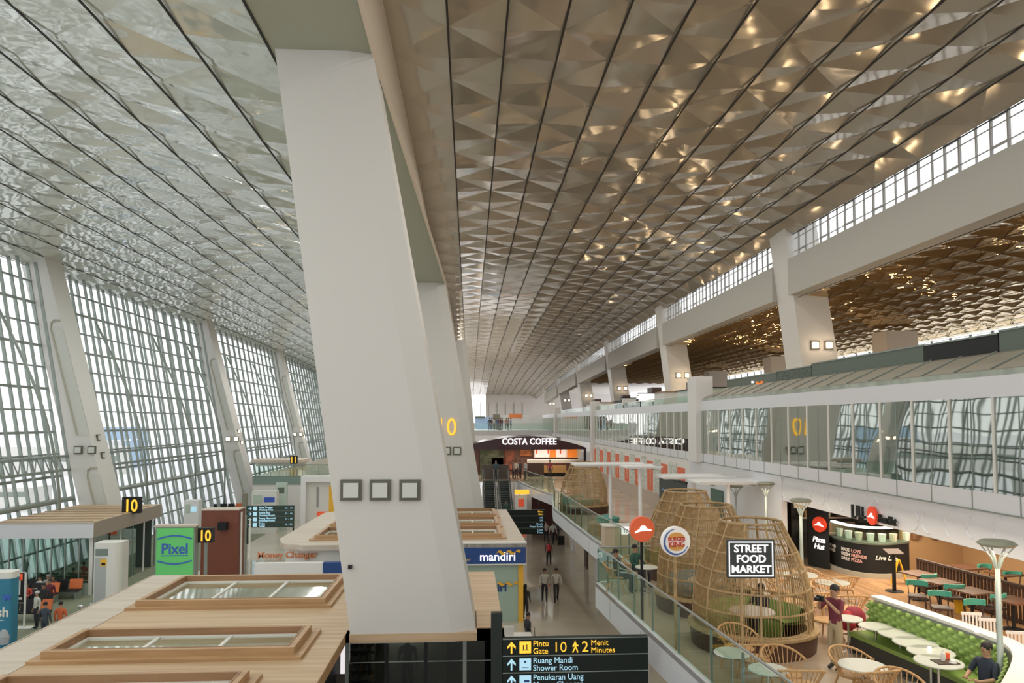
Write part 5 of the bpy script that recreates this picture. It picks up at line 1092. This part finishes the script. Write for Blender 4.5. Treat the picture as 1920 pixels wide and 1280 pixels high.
# ================================================================ people
def shade_mat(n, c): return mat(n, c, .75)
def person(label, loc, rz=0, pose='stand', shirt=(.6, .6, .6), pants=(.03, .03, .04), h=1.72, long=True, hair=(.012, .01, .01), phase=1, arms=None, near=False, skin=None, hairlen=0):
    k = h / 1.72
    J = {}; sit = pose == 'sit'; pz = .50 if sit else .93
    lean = .06 if sit else 0
    J['pelvis'] = (0, 0, pz); J['waist'] = (0, lean * .3, pz + .14); J['chest'] = (0, lean, pz + .36); J['neck'] = (0, lean, pz + .53); J['chin'] = (0, lean - .02, pz + .60); J['head'] = (0, lean - .015, pz + .70); J['crown'] = (0, lean - .005, pz + .77)
    for s, n in ((-1, 'l'), (1, 'r')):
        J[n + 'sh'] = (.18 * s, lean, pz + .47)
        if arms == 'camera': J[n + 'el'] = (.25 * s, -.18, pz + .28); J[n + 'wr'] = (.10 * s, -.33, pz + .50); J[n + 'ha'] = (.06 * s, -.38, pz + .56)
        elif arms == 'folded' or (sit and arms is None): J[n + 'el'] = (.25 * s, -.06, pz + .22); J[n + 'wr'] = (.14 * s, -.27, pz + .18); J[n + 'ha'] = (.07 * s, -.34, pz + .19)
        else:
            sw = .12 * s * phase if pose == 'walk' else 0
            J[n + 'el'] = (.24 * s, .02 + sw * .6, pz + .20); J[n + 'wr'] = (.26 * s, -.03 + sw * 1.4, pz - .04); J[n + 'ha'] = (.26 * s, -.06 + sw * 1.6, pz - .13)
        J[n + 'hip'] = (.09 * s, 0, pz - .04)
        if sit: J[n + 'kn'] = (.12 * s, -.44, .50); J[n + 'an'] = (.12 * s, -.42, .09); J[n + 'to'] = (.13 * s, -.56, .04)
        else:
            st_ = .20 * s * phase if pose == 'walk' else .02 * s
            J[n + 'kn'] = (.10 * s, -st_ * .45 - .02, .50); J[n + 'an'] = (.10 * s, -st_ + .02, .09 + (.04 if pose == 'walk' and st_ < 0 else 0)); J[n + 'to'] = (.11 * s, -st_ - .13, .035)
    Rd = dict(pelvis=(.155, .115), waist=(.135, .10), chest=(.165, .115), neck=(.06, .06), chin=(.062, .07), head=(.082, .098), crown=(.06, .07), lsh=(.075, .075), rsh=(.075, .075), lel=(.045, .045), rel=(.045, .045), lwr=(.03, .03), rwr=(.03, .03), lha=(.042, .026), rha=(.042, .026),
              lhip=(.10, .10), rhip=(.10, .10), lkn=(.065, .065), rkn=(.065, .065), lan=(.045, .05), ran=(.045, .05), lto=(.045, .035), rto=(.045, .035))
    ed = [('pelvis', 'waist'), ('waist', 'chest'), ('chest', 'neck'), ('neck', 'chin'), ('chin', 'head'), ('head', 'crown')]
    for n in 'lr': ed += [('chest', n + 'sh'), (n + 'sh', n + 'el'), (n + 'el', n + 'wr'), (n + 'wr', n + 'ha'), ('pelvis', n + 'hip'), (n + 'hip', n + 'kn'), (n + 'kn', n + 'an'), (n + 'an', n + 'to')]
    names = list(J); me = bpy.data.meshes.new('person'); me.from_pydata([tuple(c * k for c in J[n]) for n in names], [(names.index(a), names.index(b)) for a, b in ed], [])
    o = bpy.data.objects.new('person', me); COL.objects.link(o)
    md = o.modifiers.new('skin', 'SKIN'); md.branch_smoothing = .6; md.use_smooth_shade = True
    for i, n in enumerate(names): me.skin_vertices[0].data[i].radius = tuple(r * k for r in Rd[n]); me.skin_vertices[0].data[i].use_root = n == 'pelvis'
    sb = o.modifiers.new('sub', 'SUBSURF'); sb.levels = 1; sb.render_levels = 1
    dg = bpy.context.evaluated_depsgraph_get(); dg.update(); nm = bpy.data.meshes.new_from_object(o.evaluated_get(dg)); bpy.data.objects.remove(o)
    sk = mat('skin', (.42, .24, .15)) if skin is None else shade_mat('skin_%g' % skin[0], skin)
    sm = shade_mat('shirt_%.2f_%.2f_%.2f' % shirt, shirt); pm = shade_mat('trousers_%.2f_%.2f_%.2f' % pants, pants); bm_ = mat('shoe_black', (.02, .02, .02), .4)
    nm.materials.clear(); [nm.materials.append(m) for m in (sk, sm, pm, bm_)]
    lab = {}
    for a, c in ed:
        key = a + c
        if 'to' in c and 'an' in a: v = 3
        elif c in ('lhip', 'rhip', 'lkn', 'rkn', 'lan', 'ran'): v = 2
        elif a in ('neck', 'chin', 'head') or c[1:] == 'ha': v = 0
        elif c[1:] == 'wr': v = 1 if long else 0
        else: v = 1
        lab[(a, c)] = v
    segs = [(Vector(J[a]) * k, Vector(J[c]) * k, lab[(a, c)]) for a, c in ed]
    for p in nm.polygons:
        c = p.center; best = 9; v = 1
        for a, d, l in segs:
            ab = d - a; t = max(0, min(1, (c - a).dot(ab) / ab.length_squared)); ds_ = (c - a - ab * t).length
            if ds_ < best: best = ds_; v = l
        if v == 1 and c.z < (pz - .02) * k and abs(c.x) < .19 * k and not (sit and c.y < -.2): v = 2
        p.material_index = v; p.use_smooth = True
    # face and fingers joined to the body mesh
    b = MB(); H = Vector(J['head']) * k
    b.add([(H.x - .012 * k, H.y - .095 * k, H.z - .03 * k), (H.x + .012 * k, H.y - .095 * k, H.z - .03 * k), (H.x, H.y - .125 * k, H.z - .025 * k), (H.x, H.y - .09 * k, H.z + .02 * k)], [(0, 1, 2), (0, 2, 3), (1, 3, 2)], sk)
    for s in (-1, 1):
        b.lathe([(0, -.012), (.011, 0), (0, .012)], hairm, (H.x + .032 * s * k, H.y - .088 * k, H.z + .012 * k), 6); b.lathe([(0, -.03), (.014, 0), (0, .03)], sk, (H.x + .085 * s * k, H.y, H.z - .01 * k), 6)
        if True:
            n = 'l' if s < 0 else 'r'; w_, hd = Vector(J[n + 'wr']) * k, Vector(J[n + 'ha']) * k; d = (hd - w_).normalized(); sd = d.cross(Vector((0, 1, 0)) if abs(d.z) > .7 else Vector((0, 0, 1))).normalized()
            if abs(d.z) > .7: sd = Vector((0, 1, 0)).cross(d).normalized().cross(d).normalized()
            cu = d.cross(sd).normalized()
            for f in range(4): o_ = hd + sd * (.024 - .016 * f) * k; ln = (.06, .072, .066, .05)[f] * k; b.tube([o_ + d * .005, o_ + d * (.03 + ln * .4) , o_ + d * (.03 + ln * .8) + cu * .018 * s], [.0095 * k, .009 * k, .007 * k], sk, 5)
            o_ = w_.lerp(hd, .5) + sd * .028 * k; b.tube([o_, o_ + sd * .022 * k + d * .02, o_ + sd * .03 * k + d * .05], [.011 * k, .01 * k, .008 * k], sk, 5)
    b.box((H.x - .022 * k, H.y - .094 * k, H.z - .055 * k), (H.x + .022 * k, H.y - .085 * k, H.z - .048 * k), brick)
    off = len(nm.vertices); bmm = bmesh.new(); bmm.from_mesh(nm)
    mats = list(nm.materials)
    vs = [bmm.verts.new(v) for v in b.v]
    for f, mi in zip(b.f, b.m):
        m = b.mats[mi]
        if m not in mats: mats.append(m); nm.materials.append(m)
        try: ff = bmm.faces.new([vs[i] for i in f]); ff.material_index = mats.index(m); ff.smooth = True
        except ValueError: pass
    bmm.to_mesh(nm); bmm.free(); nm.name = 'person'
    o = bpy.data.objects.new('person', nm); COL.objects.link(o); o.location = loc; o.rotation_euler = (0, 0, rz); tag(o, label, 'person')
    # hair cap
    b = MB(); b.lathe([(.088 * k, -.02 * k), (.094 * k, .02 * k), (.088 * k, .065 * k), (.055 * k, .10 * k), (0, .112 * k)], mat('hair_%.2f' % hair[0], hair, .6), (H.x, H.y + .018 * k, H.z), 14)
    if hairlen: b.lathe([(.05 * k, -hairlen), (.085 * k, -hairlen * .6), (.092 * k, 0)], mat('hair_%.2f' % hair[0], hair), (H.x, H.y + .035 * k, H.z), 12, 0, math.pi)
    b.build('hair', o, smooth=True)
    return o
def fl(px, py, z=0): q = PZ(px, py, z); return (q.x, q.y, z + (.012 if z > 4 else 0))
WS = (.62, .60, .54)
person('man in a pale shirt and dark trousers, left of the two walking toward the camera', fl(1021, 1128), -.05, 'walk', WS, h=1.72, phase=1, long=True)
person('man in a pale shirt and dark trousers, right of the two walking toward the camera', fl(1043, 1128), .05, 'walk', WS, h=1.74, phase=-1)
p = person('walking person with a red backpack and dark trousers on the hall floor', fl(1029, 1060), 2.9, 'walk', (.10, .10, .10), (.03, .03, .035), 1.68, phase=-1)
def backpack(loc, rz, m, label, s=1):
    t = empty('backpack', loc, label, 'backpack', rz=rz)
    MB().lathe([(0, 0), (.15 * s, .01), (.17 * s, .12), (.16 * s, .30), (.09 * s, .42), (0, .44)], m, n=14).build('body', t, smooth=True); MB().lathe([(0, .05), (.09 * s, .06), (.10 * s, .16), (0, .24)], m, c=(0, -.12 * s, 0), n=10).build('pocket', t, smooth=True); return t
backpack((p.location.x - .03, p.location.y - .24, .98), 0, mat('pack_red', (.45, .03, .04), .7), 'red backpack worn by the walking person')
for k, (px, py, sh, rz, lab) in enumerate(((1024, 1018, (.55, .45, .42), 0, 'person in a pinkish top in the far walking group'), (1037, 1020, (.6, .6, .58), .3, 'person in a white top pulling a trolley in the far walking group'), (1046, 1015, (.08, .08, .09), 3, 'person in dark clothes beside the trolley'))): person(lab, fl(px, py), rz, 'walk', sh, h=1.7, phase=(-1) ** k)
q = PZ(1052, 1022, 0); t = empty('suitcase', (q.x, q.y, 0), 'dark suitcase on wheels beside the far walking group', 'suitcase'); MB().box((-.25, -.14, .05), (.25, .14, .7), blk).build('shell', t); MB().tube([(-.12, .1, .7), (-.12, .1, 1.0), (.12, .1, 1.0), (.12, .1, .7)], .014, chrome, 5).build('handle', t)
for x in (-.2, .2): MB().lathe([(0, 0), (.03, 0), (.03, .05), (0, .05)], blk, c=(x, 0, 0), n=8).build('wheel', t)
q = PY(989, 1137, 29.5); p = person('man in a black jacket standing at the blue bank desk', (q.x, 29.3, 0), 1.9, 'stand', (.03, .03, .035), h=1.72)
b = empty('shoulder_bag', (q.x + .15, 28.9, .55), 'orange brown bag hanging beside the man at the bank desk', 'bag'); MB().lathe([(0, 0), (.2, .02), (.22, .18), (.12, .32), (0, .33)], mat('bag_orange', (.35, .12, .05), .6), n=14).build('body', b); MB().tube([(-.1, 0, .3), (-.08, 0, .7), (.08, 0, .7), (.1, 0, .3)], .012, blk, 5).build('strap', b)
person('person in black standing behind the yellow corner of the bank kiosk', (PY(985, 1094, 34.6).x, 34.6, 0), 2.6, 'stand', (.03, .03, .03), h=1.66, hairlen=.2)
person('passenger in dark green riding the right escalator', (xe + 1.85, 57.7, MZ * .345), 3.1, 'stand', (.05, .09, .08), h=1.7)
# food court people
q = PZ(1568, 1256, MZ); pm_ = person('man in a maroon shirt holding up a camera beside the nearest pod', (q.x, q.y, MZ + .0), -1.15, 'stand', (.16, .025, .04), (.42, .33, .2), 1.76, long=False, arms='camera')
mm = Matrix.Rotation(-1.15, 4, 'Z'); cpos = Vector(pm_.location) + mm @ Vector((0, -.44, 1.53)); t = empty('camera', cpos, 'black photo camera held by the man in maroon', 'camera', rz=-1.15)
MB().box((-.075, -.03, -.05), (.075, .04, .06), blk).build('body', t); b = MB(); b.tube([(0, -.03, 0), (0, -.14, 0)], .04, blk, 12); b.build('lens', t)
q = PZ(1835, 1290, MZ + .5); person('man in a navy T shirt seated at the end of the green bench', (q.x + .12, q.y, MZ + .0), -1.35, 'sit', (.02, .03, .05), (.05, .08, .14), 1.72, long=False)
q = PZ(1466, 1200, MZ + .5); person('person in dark clothes leaning over the table inside the nearest pod', (pc[0].location.x + .5, pc[0].location.y + .75, MZ + .0), -.9, 'sit', (.05, .05, .06), (.05, .05, .06), 1.6, long=False, hairlen=.12)
q = PZ(1158, 1078, MZ + .5); person('man in a dark jacket sitting by the glass rail with arms folded', (q.x, q.y, MZ), 1.1, 'sit', (.05, .05, .05), (.04, .04, .05), 1.72); cA = (q.x, q.y)
q = PZ(1193, 1068, MZ + .5); person('man in a dark green jacket sitting across the small table', (q.x, q.y, MZ), .6, 'sit', (.02, .09, .07), (.04, .04, .05), 1.72); cB = (q.x, q.y)
index_kids()
for (x, y), r, lab in ((cA, 1.1, 'spindle chair under the man in the dark jacket'), (cB, .6, 'spindle chair under the man in dark green')):
    o = clone(sc); o.location = (x, y, MZ); o['group'] = 'spindle chairs of the food court'; o.rotation_euler = (0, 0, r); o['label'] = lab
t = empty('luggage_cart', PZ(1601, 1206, MZ) , 'metal luggage cart loaded with red backpacks beside the maroon shirted man', 'cart'); t.location.z = MZ
b = MB(); [b.tube(pp, .015, chrome, 5) for pp in (((-.3, -.3, .1), (-.3, .4, .35), (-.35, .5, .9)), ((.3, -.3, .1), (.3, .4, .35), (.35, .5, .9)), ((-.35, .5, .9), (.35, .5, .9)), ((-.3, -.3, .1), (.3, -.3, .1)), ((-.3, .0, .22), (.3, 0, .22)), ((-.3, .4, .35), (.3, .4, .35)), ((-.3, .4, .35), (-.3, .35, .06)), ((.3, .4, .35), (.3, .35, .06)))]; b.build('frame', t)
for x, y in ((-.3, -.3), (.3, -.3), (-.3, .35), (.3, .35)): MB().lathe([(0, 0), (.05, 0), (.05, .08), (0, .08)], blk, c=(x, y, 0), n=8).build('wheel', t)
pk = mat('pack_maroon', (.28, .02, .04), .7); L0 = t.location
backpack((L0.x + .05, L0.y + .05, MZ + .40), 0, pk, 'large maroon backpack on top of the luggage cart', 1.5); backpack((L0.x - .22, L0.y - .12, MZ + .36), 1, mat('pack_red', (.45, .03, .04)), 'round red bag at the left of the luggage cart', .9)
# left side people
LP = [(45, 1100, .3, 'stand', (.7, .7, .72), (.06, .06, .08), 'grey haired person in a pale shirt inside the lounge glass', (.5, .5, .5)), (2, 1098, 0, 'stand', (.7, .68, .65), (.3, .3, .3), 'person in white at the left edge before the lounge', (.02, .02, .02)),
      (48, 1140, .4, 'sit', (.5, .06, .04), (.03, .03, .03), 'seated person in red behind the standing sign', (.012, .01, .01)), (72, 1125, -.4, 'sit', (.62, .6, .58), (.05, .05, .08), 'seated person in a white shirt leaning on the black seats', (.012, .01, .01)), (88, 1122, 0, 'sit', (.45, .42, .40), (.05, .05, .05), 'seated person with pale scarf at the middle of the black seats', (.3, .28, .25)), (98, 1124, .5, 'sit', (.12, .04, .04), (.05, .05, .05), 'seated person in dark red at the right end of the seats', (.012, .01, .01)),
      (68, 1178, -.6, 'stand', (.58, .56, .50), (.02, .02, .03), 'standing man with a white cap and pale vest', (.6, .6, .6)), (80, 1160, .3, 'stand', (.03, .03, .03), (.03, .03, .03), 'person in black beside the man with the white cap', (.012, .01, .01)),
      (92, 1150, 0, 'stand', (.15, .03, .04), (.04, .03, .04), 'person in dark maroon behind the person in black', (.02, .01, .01)), (83, 1203, 3.0, 'stand', (.06, .07, .09), (.05, .06, .08), 'person in a dark jacket seen from behind above the roof edge', (.012, .01, .01)), (112, 1202, 3.1, 'stand', (.55, .12, .04), (.05, .05, .05), 'person in an orange shirt seen from behind above the roof edge', (.012, .01, .01))]
for px, py, rz, po, sh, pa_, lab, hr in LP:
    q = fl(px, py); person(lab, q, rz, po, sh, pa_, 1.68, hair=hr)
# far crowds
far = [(930, 898, MZ), (962, 893, MZ), (968, 890, MZ), (975, 892, MZ), (985, 890, MZ), (1031, 893, MZ)]
for k, (px, py, z) in enumerate(far):
    Y = 65.0 + (k % 2) * .4; q = PY(px, 870, Y); c = ((.06, .10, .12), (.2, .1, .1), (.6, .5, .4), (.08, .08, .1), (.5, .5, .48), (.3, .05, .08))[k]
    person('person ' + ('in dark green at the head of the escalators', 'in dark red first in the coffee queue', 'in tan second in the coffee queue', 'in black third in the coffee queue', 'in white last in the coffee queue', 'in crimson by the wooden coffee counter')[k], (q.x, Y, z), k * 1.3, 'stand', c, h=1.7)
for k in range(9):
    q = PY(918 + k * 5.2 - (k % 3), 800, 99.5); c = [(.1, .1, .12), (.5, .3, .25), (.6, .6, .6), (.1, .15, .3), (.3, .1, .1)][k % 5]
    o = person('standing figure in the crowd on the top concourse above the coffee shop', (q.x, 99.2 + (k % 2), EYE - 1.2), k, 'stand', c, h=1.7); o['group'] = 'crowd on the top concourse'
for k in range(14):
    px = 482 + k * 8 + random.uniform(-3, 3); q = PZ(px, 956 + (k % 3) * 5, 0); c = [(.1, .1, .12), (.45, .1, .1), (.6, .6, .6), (.1, .15, .3), (.3, .25, .2)][k % 5]
    o = person('distant traveller waiting on the floor beyond the information board', (q.x, q.y, 0), k, 'stand', c, h=1.7); o['group'] = 'distant travellers at left'
# dark mannequin in the kiosk window
q = PY(765, 1187, fy + .6); zb_ = q.z - 1.72
mq = empty('mannequin', (q.x, fy + .5, 0), 'dark figure behind the black kiosk window', 'mannequin')
o = person('x', (0, 0, zb_), 0, 'stand', (.015, .015, .02), (.012, .012, .02), 1.72, skin=(.03, .025, .02))
del o['label']; del o['category']; o.parent = mq; o.name = 'display_figure'; MB().box((-.25, -.22, 0), (.25, .22, zb_), blk).build('plinth', mq)
